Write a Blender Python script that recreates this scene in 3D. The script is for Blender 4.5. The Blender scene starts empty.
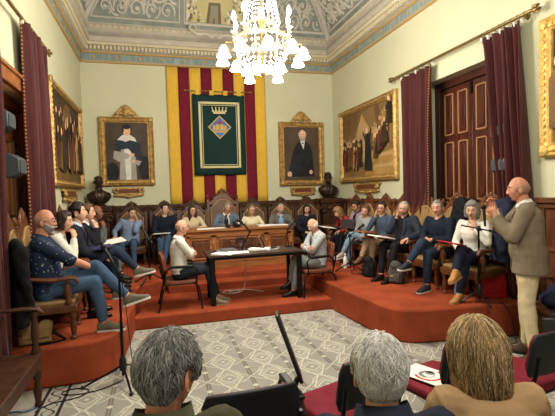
import bpy, math, random
from mathutils import Vector as V, Matrix, Euler, noise
random.seed(7)
PI = math.pi
R = math.radians
scene = bpy.context.scene
COL = scene.collection
PZ = .37                      # carpeted platform height
TZ = .16                      # first step
XL, XR, D, HC = -1.42, 4.05, 9.4, 4.42

# ------------------------------------------------------------------ materials
_M = {}
def mat(name, c, rough=.7, metal=0., var=.0, vscale=6., bump=0., bscale=40., bdist=.004, spec=.3, stretch=None, c2=None, emis=None, estr=0., alpha=None, trans=0., sheen=0., detail=4.):
    if name in _M: return _M[name]
    m = bpy.data.materials.new(name); m.use_nodes = True
    nt = m.node_tree; b = nt.nodes['Principled BSDF']
    c = tuple(c) + (1,)
    b.inputs['Base Color'].default_value = c
    b.inputs['Roughness'].default_value = rough
    b.inputs['Metallic'].default_value = metal
    b.inputs['Specular IOR Level'].default_value = spec
    if trans: b.inputs['Transmission Weight'].default_value = trans
    if sheen: b.inputs['Sheen Weight'].default_value = sheen
    if emis:
        b.inputs['Emission Color'].default_value = tuple(emis) + (1,); b.inputs['Emission Strength'].default_value = estr
    tc = None
    def coords():
        nonlocal tc
        if tc is None:
            t = nt.nodes.new('ShaderNodeTexCoord'); mp = nt.nodes.new('ShaderNodeMapping')
            if stretch: mp.inputs['Scale'].default_value = stretch
            nt.links.new(t.outputs['Object'], mp.inputs['Vector']); tc = mp.outputs['Vector']
        return tc
    if var or c2:
        n = nt.nodes.new('ShaderNodeTexNoise'); n.inputs['Scale'].default_value = vscale; n.inputs['Detail'].default_value = detail
        nt.links.new(coords(), n.inputs['Vector'])
        r = nt.nodes.new('ShaderNodeValToRGB'); r.color_ramp.elements[0].position = .32; r.color_ramp.elements[1].position = .68
        if c2: r.color_ramp.elements[0].color = c; r.color_ramp.elements[1].color = tuple(c2) + (1,)
        else:
            r.color_ramp.elements[0].color = tuple(max(0, x*(1-var)) for x in c[:3]) + (1,)
            r.color_ramp.elements[1].color = tuple(min(1, x*(1+var)) for x in c[:3]) + (1,)
        nt.links.new(n.outputs['Fac'], r.inputs['Fac']); nt.links.new(r.outputs['Color'], b.inputs['Base Color'])
    if bump:
        n = nt.nodes.new('ShaderNodeTexNoise'); n.inputs['Scale'].default_value = bscale; n.inputs['Detail'].default_value = 3
        nt.links.new(coords(), n.inputs['Vector'])
        bp = nt.nodes.new('ShaderNodeBump'); bp.inputs['Strength'].default_value = bump; bp.inputs['Distance'].default_value = bdist
        nt.links.new(n.outputs['Fac'], bp.inputs['Height']); nt.links.new(bp.outputs['Normal'], b.inputs['Normal'])
    _M[name] = m
    return m
def s2l(r, g, b):             # photo colour 0-255 to linear
    return tuple(((x/255+.055)/1.055)**2.4 if x/255 > .04045 else x/255/12.92 for x in (r, g, b))
def cloth(name, rgb, var=.12, rough=.85, bump=.5):
    return mat('cloth_'+name, s2l(*rgb), rough, var=var, vscale=9, bump=bump, bscale=14, bdist=.012, sheen=.0, spec=.15)

WOOD = mat('walnut', s2l(92, 54, 30), .42, var=.35, vscale=5, stretch=(3, 3, .6), bump=.15, bscale=30)
WOODD = mat('dark_walnut', s2l(66, 40, 26), .45, var=.35, vscale=5, stretch=(3, 3, .6), bump=.15, bscale=30)
WOODL = mat('oak', s2l(140, 88, 48), .4, var=.3, vscale=4, stretch=(.6, 4, 4), bump=.12, bscale=30)
GOLD = mat('gilt', s2l(176, 142, 84), .45, .5, var=.35, vscale=14, bump=.7, bscale=45, bdist=.012)
BRASS = mat('brass', s2l(146, 122, 76), .35, .8, var=.2)
BLACK = mat('black_plastic', s2l(22, 22, 24), .45, spec=.4)
BLACKM = mat('black_metal', s2l(18, 18, 20), .35, .4)
BRONZE = mat('dark_bronze', s2l(58, 44, 34), .38, .5, var=.3, vscale=9)
PAPER = mat('paper', s2l(235, 233, 226), .8)
CARPET = mat('red_carpet', s2l(142, 66, 42), .95, var=.2, vscale=3.2, bump=.35, bscale=260, bdist=.004, spec=.05, detail=6)
WALLM = mat('wall_plaster', s2l(199, 199, 169), .8, var=.03, vscale=1.5, bump=.06, bscale=90)
VELVET = mat('wine_velvet', s2l(68, 24, 25), .85, var=.25, vscale=7, stretch=(4, 4, .4), sheen=.08)
CHROME = mat('chrome', s2l(190, 190, 190), .22, 1.)

# ------------------------------------------------------------------ mesh builder
class MB:
    def __init__(s): s.v = []; s.f = []; s.m = []
    def add(s, vs, fs, m=0):
        b = len(s.v); s.v.extend(V(p) for p in vs)
        for f in fs: s.f.append(tuple(b+i for i in f)); s.m.append(m)
        return s
    def box(s, c, d, m=0, rot=None, taper=1.):
        c = V(c); d = V(d)/2; vs = []
        for z in (-1, 1):
            k = 1 if z < 0 else taper
            for x, y in ((-1, -1), (1, -1), (1, 1), (-1, 1)):
                p = V((x*d.x*k, y*d.y*k, z*d.z)); vs.append(c+(rot @ p if rot else p))
        return s.add(vs, [(3, 2, 1, 0), (4, 5, 6, 7), (0, 1, 5, 4), (1, 2, 6, 5), (2, 3, 7, 6), (3, 0, 4, 7)], m)
    def loft(s, rings, m=0, cap=True, closed=False):
        n = len(rings[0]); b = len(s.v); k = len(rings)
        for r in rings: s.v.extend(V(p) for p in r)
        for j in range(k if closed else k-1):
            for i in range(n):
                a = b+j*n+i; a2 = b+j*n+(i+1) % n; j2 = (j+1) % k
                s.f.append((a, a2, b+j2*n+(i+1) % n, b+j2*n+i)); s.m.append(m)
        if cap and not closed:
            s.f.append(tuple(b+i for i in reversed(range(n)))); s.m.append(m)
            s.f.append(tuple(b+(k-1)*n+i for i in range(n))); s.m.append(m)
        return s
    def tube(s, pts, rad, n=8, m=0, rnd=False, flat=1., hint=None, closed=False):
        pts = [V(p) for p in pts]
        if not hasattr(rad, '__len__'): rad = [rad]*len(pts)
        k = len(pts); rings = []; x = None
        for i in range(k):
            if closed: t = (pts[(i+1) % k]-pts[i-1])
            else: t = pts[min(i+1, k-1)]-pts[max(i-1, 0)]
            if t.length < 1e-9: t = V((0, 0, 1))
            t.normalize()
            if x is None:
                h = V(hint) if hint else (V((0, 0, 1)) if abs(t.z) < .9 else V((1, 0, 0)))
                x = h
            x = x-t*x.dot(t)
            if x.length < 1e-6: x = t.orthogonal()
            x.normalize(); y = t.cross(x)
            def ring(c, r): return [c+x*(r*math.cos(2*PI*q/n))+y*(r*flat*math.sin(2*PI*q/n)) for q in range(n)]
            if rnd and i == 0 and not closed:
                rings.append(ring(pts[0]-t*rad[0]*.85, rad[0]*.45)); rings.append(ring(pts[0]-t*rad[0]*.5, rad[0]*.85))
            rings.append(ring(pts[i], rad[i]))
            if rnd and i == k-1 and not closed:
                rings.append(ring(pts[i]+t*rad[i]*.5, rad[i]*.85)); rings.append(ring(pts[i]+t*rad[i]*.85, rad[i]*.45))
        return s.loft(rings, m, closed=closed)
    def lathe(s, prof, c=(0, 0, 0), n=14, m=0, ax=None):
        c = V(c); M3 = ax or Matrix.Identity(3)
        rings = [[c+M3 @ V((max(r, 1e-4)*math.cos(2*PI*i/n), max(r, 1e-4)*math.sin(2*PI*i/n), z)) for i in range(n)] for r, z in prof]
        return s.loft(rings, m)
    def ball(s, c, r, n=10, m=0, rot=None):
        if not hasattr(r, '__len__'): r = (r, r, r)
        c = V(c); k = max(4, n//2+1); rings = []
        for j in range(k+1):
            a = -PI/2+PI*j/k; cr = max(math.cos(a), .02); z = math.sin(a)
            ring = []
            for i in range(n):
                p = V((r[0]*cr*math.cos(2*PI*i/n), r[1]*cr*math.sin(2*PI*i/n), r[2]*z)); ring.append(c+(rot @ p if rot else p))
            rings.append(ring)
        return s.loft(rings, m)
    def prism(s, poly, z0, z1, m=0, f=None):
        """poly of 2-d points; f maps (u, v, w) to space, default (x, y, z)"""
        f = f or (lambda u, v, w: (u, v, w)); n = len(poly); b = len(s.v)
        s.v.extend(V(f(p[0], p[1], z0)) for p in poly); s.v.extend(V(f(p[0], p[1], z1)) for p in poly)
        s.f.append(tuple(b+i for i in reversed(range(n)))); s.m.append(m)
        s.f.append(tuple(b+n+i for i in range(n))); s.m.append(m)
        for i in range(n):
            j = (i+1) % n; s.f.append((b+i, b+j, b+n+j, b+n+i)); s.m.append(m)
        return s
    def face(s, pts, m=0): return s.add(pts, [tuple(range(len(pts)))], m)
    def mesh(s, name, mats=(), smooth=40, recalc=False):
        me = bpy.data.meshes.new(name); me.from_pydata([tuple(p) for p in s.v], [], s.f)
        for q in mats: me.materials.append(q)
        me.polygons.foreach_set('material_index', s.m)
        if recalc:
            import bmesh
            bm = bmesh.new(); bm.from_mesh(me); bmesh.ops.recalc_face_normals(bm, faces=bm.faces); bm.to_mesh(me); bm.free()
        if smooth:
            me.polygons.foreach_set('use_smooth', [True]*len(me.polygons))
            if smooth < 180: me.set_sharp_from_angle(angle=R(smooth))
        me.update()
        return me
    def build(s, name, mats, parent=None, smooth=40, bev=0., loc=None, recalc=True):
        if not hasattr(mats, '__len__'): mats = (mats,)
        o = bpy.data.objects.new(name, s.mesh(name, mats, smooth, recalc)); COL.objects.link(o)
        if parent: o.parent = parent
        if loc is not None: o.location = loc
        if bev:
            md = o.modifiers.new('bev', 'BEVEL'); md.width = bev; md.segments = 2; md.limit_method = 'ANGLE'; md.angle_limit = R(40)
        return o
def tag(o, label=None, cat=None, group=None, kind=None):
    if label: o['label'] = label
    if cat: o['category'] = cat
    if group: o['group'] = group
    if kind: o['kind'] = kind
    return o
def empty(name, loc, rz=0., label=None, cat=None, group=None, sc=1.):
    o = bpy.data.objects.new(name, None); COL.objects.link(o); o.empty_display_size = .1
    o.location = loc; o.rotation_euler = (0, 0, rz); o.scale = (sc, sc, sc)
    return tag(o, label, cat, group)
def structure(o): o['kind'] = 'structure'; return o
def dup(root, loc, rz, label, group=None, sc=None):
    kids = {}
    for o in bpy.data.objects:
        if o.parent: kids.setdefault(o.parent.name, []).append(o)
    def cp(o, par):
        c = o.copy(); COL.objects.link(c)
        if par: c.parent = par
        for k in kids.get(o.name, []): cp(k, c)
        return c
    r = cp(root, None); r.location = loc; r.rotation_euler = (0, 0, rz); r['label'] = label
    if group: r['group'] = group
    if sc: r.scale = (sc, sc, sc)
    return r
def rotz(a): return Matrix.Rotation(a, 3, 'Z')
def arc(cx, cy, r, a0, a1, n): return [(cx+r*math.cos(R(a0+(a1-a0)*i/n)), cy+r*math.sin(R(a0+(a1-a0)*i/n))) for i in range(n+1)]
# ------------------------------------------------------------------ floor
def tile_mat():
    m = bpy.data.materials.new('cement_tiles'); m.use_nodes = True; nt = m.node_tree; L = nt.links
    b = nt.nodes['Principled BSDF']; b.inputs['Roughness'].default_value = .55; b.inputs['Specular IOR Level'].default_value = .3
    tc = nt.nodes.new('ShaderNodeTexCoord'); sp = nt.nodes.new('ShaderNodeSeparateXYZ'); L.new(tc.outputs['Object'], sp.inputs[0])
    def mth(op, a, b_=None, c=None):
        n = nt.nodes.new('ShaderNodeMath'); n.operation = op
        for i, q in enumerate((a, b_, c)):
            if q is None: continue
            if isinstance(q, (int, float)): n.inputs[i].default_value = q
            else: L.new(q, n.inputs[i])
        return n.outputs[0]
    X, Y = sp.outputs[0], sp.outputs[1]
    P = .40
    u = mth('DIVIDE', mth('SUBTRACT', X, .36), P); v = mth('DIVIDE', Y, P)
    tri = lambda q: mth('ABSOLUTE', mth('SUBTRACT', mth('FRACT', q), .5))       # 0 at middle of the cell, .5 at its edge
    tu, tv = tri(u), tri(v)
    wob = mth('MULTIPLY', mth('SINE', mth('MULTIPLY', v, 4*PI)), .05)
    def band(val, at, w): return mth('LESS_THAN', mth('ABSOLUTE', mth('SUBTRACT', val, at)), w)
    d1 = mth('ADD', tu, tv)                                   # diamonds
    rad = mth('SQRT', mth('ADD', mth('POWER', tu, 2.), mth('POWER', tv, 2.)))
    eu = mth('SUBTRACT', .5, tu); ev = mth('SUBTRACT', .5, tv)
    rade = mth('SQRT', mth('ADD', mth('POWER', eu, 2.), mth('POWER', ev, 2.)))
    mx = lambda a, b_: mth('MAXIMUM', a, b_)
    # beads: dotted lines along the diagonals
    bead = mth('GREATER_THAN', mth('SINE', mth('MULTIPLY', mth('SUBTRACT', u, v), 24*PI)), -.35)
    cream = mx(mth('MULTIPLY', band(mth('ADD', d1, wob), .50, .030), bead), band(mth('ADD', mth('MULTIPLY', tu, 1.), mth('MULTIPLY', tv, 1.)), .22, .02))
    cream = mx(cream, band(mth('ADD', tu, mth('MULTIPLY', tv, .5)), .30, .018))
    cream = mx(cream, mth('LESS_THAN', rad, .045))
    cream = mx(cream, mth('LESS_THAN', rade, .06))
    dark = band(eu, .03, .022)
    dark = mx(dark, band(d1, .40, .013))
    mid = mth('LESS_THAN', mth('ABSOLUTE', mth('SUBTRACT', d1, .36)), .08)
    # the border along the steps and along the left-hand platform
    bord = mth('GREATER_THAN', Y, 5.40); bord2 = mth('LESS_THAN', X, -.80)
    bb = mx(bord, bord2)
    dots = mth('MULTIPLY', bord, mth('MULTIPLY', band(Y, 5.47, .018), mth('GREATER_THAN', mth('SINE', mth('MULTIPLY', X, 2*PI/.1)), .78)))
    lines = mth('MULTIPLY', mth('LESS_THAN', Y, 4.3), mx(band(X, -.985, .014), band(X, -.825, .014)))
    sx = mth('MULTIPLY', mth('SINE', mth('MULTIPLY', Y, 2*PI/.24)), .045)
    lines = mx(lines, mth('MULTIPLY', mth('LESS_THAN', Y, 4.3), band(mth('SUBTRACT', X, sx), -.905, .009)))
    lines = mx(lines, mth('MULTIPLY', mth('LESS_THAN', Y, 4.3), band(mth('ADD', X, sx), -.905, .006)))
    keep = mth('SUBTRACT', 1., bb)
    cream = mth('MULTIPLY', cream, keep); dark = mth('MULTIPLY', dark, keep); mid = mth('MULTIPLY', mid, keep)
    def mix(f, a, c):
        n = nt.nodes.new('ShaderNodeMix'); n.data_type = 'RGBA'; L.new(f, n.inputs[0])
        if isinstance(a, tuple): n.inputs[6].default_value = a+(1,)
        else: L.new(a, n.inputs[6])
        n.inputs[7].default_value = c+(1,); return n.outputs[2]
    nz = nt.nodes.new('ShaderNodeTexNoise'); nz.inputs['Scale'].default_value = 3.; nz.inputs['Detail'].default_value = 6
    rp = nt.nodes.new('ShaderNodeValToRGB'); rp.color_ramp.elements[0].color = s2l(130, 128, 122)+(1,); rp.color_ramp.elements[1].color = s2l(152, 150, 142)+(1,)
    L.new(tc.outputs['Object'], nz.inputs['Vector']); L.new(nz.outputs['Fac'], rp.inputs['Fac'])
    c = mix(mid, rp.outputs['Color'], s2l(160, 158, 148)); c = mix(dark, c, s2l(106, 102, 94)); c = mix(cream, c, s2l(192, 189, 174))
    c = mix(mth('MULTIPLY', bb, .4), c, s2l(190, 184, 168)); c = mix(mx(dots, lines), c, s2l(44, 42, 42))
    L.new(c, b.inputs['Base Color'])
    return m
f = MB().box(((XL+XR)/2, 3.7, -.05), (XR-XL+.8, 12.2, .1)); structure(f.build('floor', tile_mat()))

# ------------------------------------------------------------------ carpeted platform (one U with its two middle steps)
out = [(XL, D), (XL, 4.13)] + [(-.8, 4.13)] + arc(-.80, 4.53, .40, -90, 0, 8)[1:] + [(-.34, 5.5)] + arc(.02, 6.36, .36, 178, 100, 6) + [(.09, 7.06), (2.30, 7.06)]
out += [(2.30, 5.56)] + [(2.38, 4.45)] + arc(2.78, 4.35, .40, 180, 262, 8) + [(XR, 3.75), (XR, D)]
def nosed(poly, z0, z1):
    mb = MB(); mb.prism(poly, z0, z1); return mb
m = nosed(out, 0, PZ)
structure(m.build('floor_platform', CARPET, bev=.025))
m = MB().prism([(-.36, 5.56), (2.32, 5.56), (2.32, 7.07), (-.1, 7.07), (-.36, 5.6)], 0, TZ)
structure(m.build('floor_step_1', CARPET, bev=.02))
m = MB().prism([(.09, 6.75), (2.31, 6.75), (2.31, 7.07), (.09, 7.07)], TZ-.01, .275)
structure(m.build('floor_step_2', CARPET, bev=.018))
# ------------------------------------------------------------------ walls
structure(MB().box((XL-.17, 5.2, PZ/2), (.33, 1.7, PZ-.01)).build('floor_threshold_1', WOODD)); structure(MB().box((XR+.18, 5.0, PZ/2), (.35, 1.7, PZ-.01)).build('floor_threshold_2', WOODD))
RO0, RO1, ROT = 4.25, 5.80, 3.28       # doorway in the right wall
LO0, LO1, LOT = 4.45, 6.00, 2.85       # doorway in the left wall
Y0 = -1.6
structure(MB().box(((XL+XR)/2, D+.1, 3.2), (XR-XL+.6, .2, 6.8)).build('wall_back', WALLM))
def side_wall(x0, x1, a, b, t):
    mb = MB(); cx, w = (x0+x1)/2, abs(x1-x0)
    mb.box((cx, (Y0+a)/2, 3.2), (w, a-Y0, 6.8)); mb.box((cx, (b+D)/2, 3.2), (w, D-b, 6.8)); mb.box((cx, (a+b)/2, (t+6.6)/2), (w, b-a, 6.6-t)); return mb
structure(side_wall(XL-.34, XL, LO0, LO1, LOT).build('wall_left', WALLM, smooth=0))
structure(side_wall(XR, XR+.34, RO0, RO1, ROT).build('wall_right', WALLM, smooth=0))
# ------------------------------------------------------------------ wooden dado
def dado_run(mb, p0, p1, n, z0, z1=1.50):
    p0, p1, n = V(p0), V(p1), V(n); L = (p1-p0).length; t = (p1-p0)/L; rot = Matrix((t, n, V((0, 0, 1)))).transposed()
    def bx(u, z, du, dz, dep, off=0): mb.box(p0+t*u+n*(dep/2+off)+V((0, 0, z)), (du, dep, dz), 0, rot)
    bx(L/2, (z0+z1)/2, L, z1-z0, .025); bx(L/2, z1-.03, L, .06, .075); bx(L/2, z1-.09, L, .05, .05); bx(L/2, z0+.08, L, .16, .05)
    k = max(1, round(L/.62)); w = L/k
    for i in range(k+1): bx(min(max(i*w, .05), L-.05), (z0+z1)/2, .09, z1-z0-.2, .045)
    for i in range(k): bx((i+.5)*w, (z0+z1)/2, w-.24, z1-z0-.42, .040)
mb = MB(); dado_run(mb, (XL, D, 0), (XR, D, 0), (0, -1, 0), PZ); structure(mb.build('trim_1', WOODD, bev=.006, smooth=30))
mb = MB(); dado_run(mb, (XL, LO1+.12, 0), (XL, D-.03, 0), (1, 0, 0), PZ); dado_run(mb, (XL, 4.13, 0), (XL, LO0-.1, 0), (1, 0, 0), PZ); structure(mb.build('trim_2', WOODD, bev=.006, smooth=30))
WOODB = mat('bench_wood', s2l(92, 56, 35), .4, var=.3, vscale=5, stretch=(3, 3, .6), bump=.15, bscale=30)
mb = MB(); dado_run(mb, (XR, RO1+.1, 0), (XR, D-.03, 0), (-1, 0, 0), PZ); dado_run(mb, (XR, 3.76, 0), (XR, RO0-.1, 0), (-1, 0, 0), PZ); structure(mb.build('trim_3', WOODD, bev=.006, smooth=30))
mb = MB(); dado_run(mb, (XR, Y0, 0), (XR, 3.74, 0), (-1, 0, 0), 0, 1.54); structure(mb.build('trim_4', WOODB, bev=.006, smooth=30))
# ------------------------------------------------------------------ cornice swept round three walls
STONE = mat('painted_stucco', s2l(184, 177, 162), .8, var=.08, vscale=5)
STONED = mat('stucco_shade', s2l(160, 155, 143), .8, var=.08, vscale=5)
FRIEZE = mat('frieze_blue', s2l(132, 148, 146), .8, var=.2, vscale=16, stretch=(1, 1, .3))
GILTL = mat('ochre_line', s2l(178, 150, 98), .7)
CREAMM = mat('cream_stucco', s2l(206, 196, 166), .8)
def rimpt(s, z): return [V((XL+s, Y0, z)), V((XL+s, D-s, z)), V((XR-s, D-s, z)), V((XR-s, Y0, z))]
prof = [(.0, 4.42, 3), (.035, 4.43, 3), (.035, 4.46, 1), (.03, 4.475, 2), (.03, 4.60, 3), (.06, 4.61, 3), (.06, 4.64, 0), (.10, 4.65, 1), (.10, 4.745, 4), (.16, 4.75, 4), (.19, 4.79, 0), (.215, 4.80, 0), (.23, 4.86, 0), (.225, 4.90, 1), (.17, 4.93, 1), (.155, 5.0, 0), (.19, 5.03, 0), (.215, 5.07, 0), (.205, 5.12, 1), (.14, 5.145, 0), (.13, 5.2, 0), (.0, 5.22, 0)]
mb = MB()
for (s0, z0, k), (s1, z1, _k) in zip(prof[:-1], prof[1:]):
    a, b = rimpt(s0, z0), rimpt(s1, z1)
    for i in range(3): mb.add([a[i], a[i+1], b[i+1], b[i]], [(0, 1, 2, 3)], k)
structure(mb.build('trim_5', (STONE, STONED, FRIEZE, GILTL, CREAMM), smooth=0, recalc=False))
mb = MB()                                             # dentil course, egg moulding and rosettes
y = D-.15
def along(f0, f1, step, fn):
    a, b = V(f0), V(f1); n = int((b-a).length/step)
    for i in range(n): fn(a.lerp(b, (i+.5)/n))
for a, b, t in (((XL+.12, D-.12), (XR-.12, D-.12), 0), ((XL+.12, 3), (XL+.12, D-.14), 1), ((XR-.12, 3), (XR-.12, D-.14), 1)):
    along((*a, 4.70), (*b, 4.70), .075, lambda p: mb.box(p, (.045, .06, .075) if not t else (.06, .045, .075), 0))
for a, b, t in (((XL+.21, D-.21), (XR-.21, D-.21), 0), ((XL+.21, 3), (XL+.21, D-.2), 1), ((XR-.21, 3), (XR-.21, D-.2), 1)):
    along((*a, 5.095), (*b, 5.095), .11, lambda p: mb.ball(p, (.05, .03, .026) if not t else (.03, .05, .026), 8, 0))
for a, b, t in (((XL+.03, D-.03), (XR-.03, D-.03), 0), ((XL+.03, 3), (XL+.03, D-.03), 1), ((XR-.03, 3), (XR-.03, D-.03), 1)):
    along((*a, 4.54), (*b, 4.54), .42, lambda p: mb.ball(p, (.034, .012, .034) if not t else (.012, .034, .034), 8, 1))
structure(mb.build('trim_6', (CREAMM, GILTL)))
# ------------------------------------------------------------------ coved ceiling with scrollwork panels
def cs(z): d = z-5.2; return .10+.5*d+.4*d*d
ZT = 6.4
TEAL = mat('cove_teal', s2l(140, 148, 142), .85, var=.18, vscale=5)
SCROLL = mat('cove_scrollwork', s2l(198, 193, 182), .8, var=.08, vscale=8)
mb = MB(); n = 12
for j in range(n):
    z0, z1 = 5.2+(ZT-5.2)*j/n, 5.2+(ZT-5.2)*(j+1)/n
    a, b = rimpt(cs(z0), z0), rimpt(cs(z1), z1)
    for i in range(3): mb.add([a[i], a[i+1], b[i+1], b[i]], [(0, 1, 2, 3)], 0)
s = cs(ZT); mb.add([(XL+s, Y0, ZT), (XL+s, D-s, ZT), (XR-s, D-s, ZT), (XR-s, Y0, ZT)], [(0, 1, 2, 3)], 1)
structure(mb.build('ceiling', (TEAL, STONE), recalc=False, smooth=60))
def cove(side, o=0.):
    def f(u, z):
        s = cs(z)+o
        return V((u, D-s, z-o*.5)) if side == 'b' else V((XL+s, u, z-o*.5)) if side == 'l' else V((XR-s, u, z-o*.5))
    return f
def lim(side, z):
    s = cs(z)+.10
    return (XL+s, XR-s) if side == 'b' else (2.0, D-s)
mb = MB()                                             # ribs and panel mouldings
def rib(pts, r=.035, fl=.6): mb.tube(pts, r, 6, 0, flat=fl)
zz = [5.2+(ZT-5.2)*i/10 for i in range(11)]
for sx in (0, 1):
    rib([V(((XL+cs(z)) if sx == 0 else (XR-cs(z)), D-cs(z), z-.01)) for z in zz], .085, .8)
pan = {'b': [(-1.3, .56), (.66, 1.92), (2.02, 3.9)], 'l': [(3.0, 5.6), (5.75, 7.0), (7.15, 9.4)], 'r': [(3.0, 5.6), (5.75, 7.0), (7.15, 9.4)]}
def clampu(side, u, z): lo, hi = lim(side, z); return min(max(u, lo), hi)
for side, ps in pan.items():
    f = cove(side, .012)
    for (a, b) in ps:
        for zc in (5.30, 6.25): rib([f(clampu(side, a+(b-a)*i/14, zc), zc) for i in range(15)], .028)
        for uu in (a, b): rib([f(clampu(side, uu, z), z) for z in [5.3+.95*i/12 for i in range(13)]], .028)
# cartouche under the middle panel
for sg in (-1, 1):
    pts = [(1.29+sg*(.10+.36*t), D-.27, 5.0+.10*t+.035*math.sin(t*PI*2)) for t in [i/12 for i in range(13)]]
    pts += [(1.29+sg*(.46+.07*math.sin(a)), D-.27, 5.10+.07-.07*math.cos(a)-.07*.0) for a in [PI*.2*i for i in range(1, 9)]]
    mb.tube(pts, [.035]*13+[.03-.0025*i for i in range(8)], 6, 0)
for i in range(7):
    a = R(-75+25*i); mb.ball((1.29+.09*math.sin(a), D-.27, 5.0+.09*math.cos(a)-.03), (.028, .03, .055), 6, 0, Matrix.Rotation(a, 3, 'Y'))
structure(mb.build('trim_7', SCROLL))
rnd = random.Random(3)
mb = MB()
def scroll_panel(side, a, b):
    f = cove(side, .010)
    def ok(u, z): lo, hi = lim(side, z); return lo+.06 < u < hi-.06 and a+.05 < u < b-.05 and 5.34 < z < 6.22
    def seg(pts, r0, r1):
        run = []
        for i, (u, z) in enumerate(pts+[(99, 99)]):
            if ok(u, z): run.append((f(u, z), r0+(r1-r0)*i/len(pts)))
            else:
                if len(run) > 2: mb.tube([q[0] for q in run], [q[1] for q in run], 5, 0, flat=.75)
                run = []
    step = .30; row = 0; z = 5.47
    while z < 6.3:
        u = a+.12+(row % 2)*.15; k = row
        while u < b:
            r = .145+rnd.uniform(-.02, .02); sg = 1 if k % 2 else -1; a0 = rnd.uniform(0, 6.28)
            seg([(u+sg*r*(1-.85*t)*math.cos(a0+t*8.6), z+r*(1-.85*t)*math.sin(a0+t*8.6)) for t in [i/22 for i in range(23)]], .034, .016)
            for q in range(4):
                aa = a0+rnd.uniform(0, 6.28); l = rnd.uniform(.07, .12)
                seg([(u+sg*(r*.95+l*t)*math.cos(aa+t*1.2), z+(r*.95+l*t)*math.sin(aa+t*1.2)) for t in (0, .33, .66, 1.)], .028, .010)
            if ok(u, z): mb.ball(f(u, z), .042, 6, 0)
            u += step; k += 1
        z += .26; row += 1
for side in 'blr':
    for i, (a, b) in enumerate(pan[side]):
        if not (side == 'b' and i == 1): scroll_panel(side, a, b)
structure(mb.build('trim_8', SCROLL))
SKYY = mat('painted_yellow_sky', s2l(196, 184, 128), .85, c2=s2l(206, 196, 150), vscale=2)
PGREY = mat('painted_grey', s2l(150, 144, 124), .85); PDARK = mat('painted_umber', s2l(116, 106, 88), .85); PWHITE = mat('painted_white', s2l(214, 210, 192), .85)
mb = MB(); f = cove('b', .008); f2 = cove('b', .014); f3 = cove('b', .018)
N = 8
for i in range(N):
    z0, z1 = 5.33+.9*i/N, 5.33+.9*(i+1)/N
    mb.add([f(.70, z0), f(1.88, z0), f(1.88, z1), f(.70, z1)], [(0, 1, 2, 3)], 0)
def cpoly(pts, m, g): mb.add([g(u, z) for u, z in pts], [tuple(range(len(pts)))], m)
cpoly([(1.12, 5.33), (1.44, 5.33), (1.40, 5.66), (1.16, 5.66)], 2, f2); cpoly([(1.18, 5.33), (1.38, 5.33), (1.35, 5.62), (1.21, 5.62)], 1, f3)
cpoly([(1.255, 5.33), (1.305, 5.33), (1.295, 5.46), (1.265, 5.46)], 2, cove('b', .022))
for k in range(90):
    sd = rnd.choice((-1, 1)); h = rnd.random()**1.6; w = .36*(1-h*.8); u = 1.29+sd*(.56-rnd.random()*w); z = 5.36+h*.5; r = rnd.uniform(.02, .045)
    cpoly([(u+r*math.cos(q)*rnd.uniform(.6, 1.2), z+r*math.sin(q)*rnd.uniform(.6, 1.2)) for q in [i*PI/3 for i in range(6)]], rnd.choice((1, 3, 2, 3)), cove('b', .012+.0001*k))
structure(mb.build('trim_9', (SKYY, PGREY, PDARK, PWHITE), recalc=False, smooth=0))
# ------------------------------------------------------------------ doors
DOORR = mat('mahogany', s2l(68, 33, 24), .32, var=.45, vscale=4, stretch=(5, 5, .5), bump=.1, bscale=20)
DOORR2 = mat('mahogany_frame', s2l(62, 30, 22), .35, var=.3, vscale=4, stretch=(5, 5, .5))
DOORL = mat('chestnut', s2l(176, 100, 44), .4, var=.3, vscale=4, stretch=(5, 5, .5))
INLAY = mat('pale_bead', s2l(148, 108, 74), .5)
def door(name, x, nx, y0, y1, zb, zt, mm, mf):
    """closed pair of leaves standing in the plane x, seen from the side nx"""
    fr = MB()
    w = .11
    for yy in (y0+w/2, y1-w/2): fr.box((x, yy, (zb+zt)/2), (.14, w, zt-zb))
    fr.box((x, (y0+y1)/2, zt-w/2), (.14, y1-y0-2*w, w))
    root = structure(fr.build(name, mf, bev=.01))
    mid = (y0+y1)/2
    for a, b in ((y0+w, mid-.003), (mid+.003, y1-w)):
        mb = MB(); mb.box((x, (a+b)/2, (zb+zt-w)/2), (.05, b-a, zt-w-zb-.01), 0)
        cols = 2 if b-a > .55 else 1; cw = (b-a-.06)/cols
        for c in range(cols):
            for za, zc in ((zb+.15, zb+1.02), (zb+1.14, zb+1.98), (zb+2.1, zt-w-.1)):
                if zc-za < .2: continue
                yc = a+.03+cw*(c+.5); hw, hh = cw/2-.06, (zc-za)/2; zm = (za+zc)/2
                for q in (-1, 1):
                    mb.box((x+nx*.03, yc+q*hw, zm), (.03, .022, zc-za), 1); mb.box((x+nx*.03, yc, zm+q*hh), (.03, hw*2, .022), 1)
                mb.box((x+nx*.028, yc, zm), (.02, hw*2-.09, (zc-za)-.1), 0)
        mb.build('door_leaf', (mm, INLAY), root, bev=.004)
    for q in (-1, 1):
        mb = MB(); mb.ball((x+nx*.075, mid+q*.06, zb+1.0+.12), .028, 8); mb.lathe([(.03, 0), (.012, .01), (.012, .05)], (x+nx*.025, mid+q*.06, zb+1.12), 8, 0, Matrix.Rotation(nx*PI/2, 3, 'Y')); mb.build('door_knob', BLACKM, root)
    mb = MB(); mb.box((x+nx*.035, mid, zt-w-.1), (.03, .035, .16)); mb.build('door_bolt', BLACKM, root)
    return root
door('door_1', XR+.25, -1, RO0, RO1, PZ, ROT, DOORR, DOORR2)
door('door_2', XL-.22, 1, LO0, LO1, PZ, LOT, DOORL, DOORL)
mb = MB()
for yy in (LO0-.05, LO1+.05): mb.box((XL+.02, yy, (PZ+LOT)/2), (.05, .12, LOT-PZ))
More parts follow.
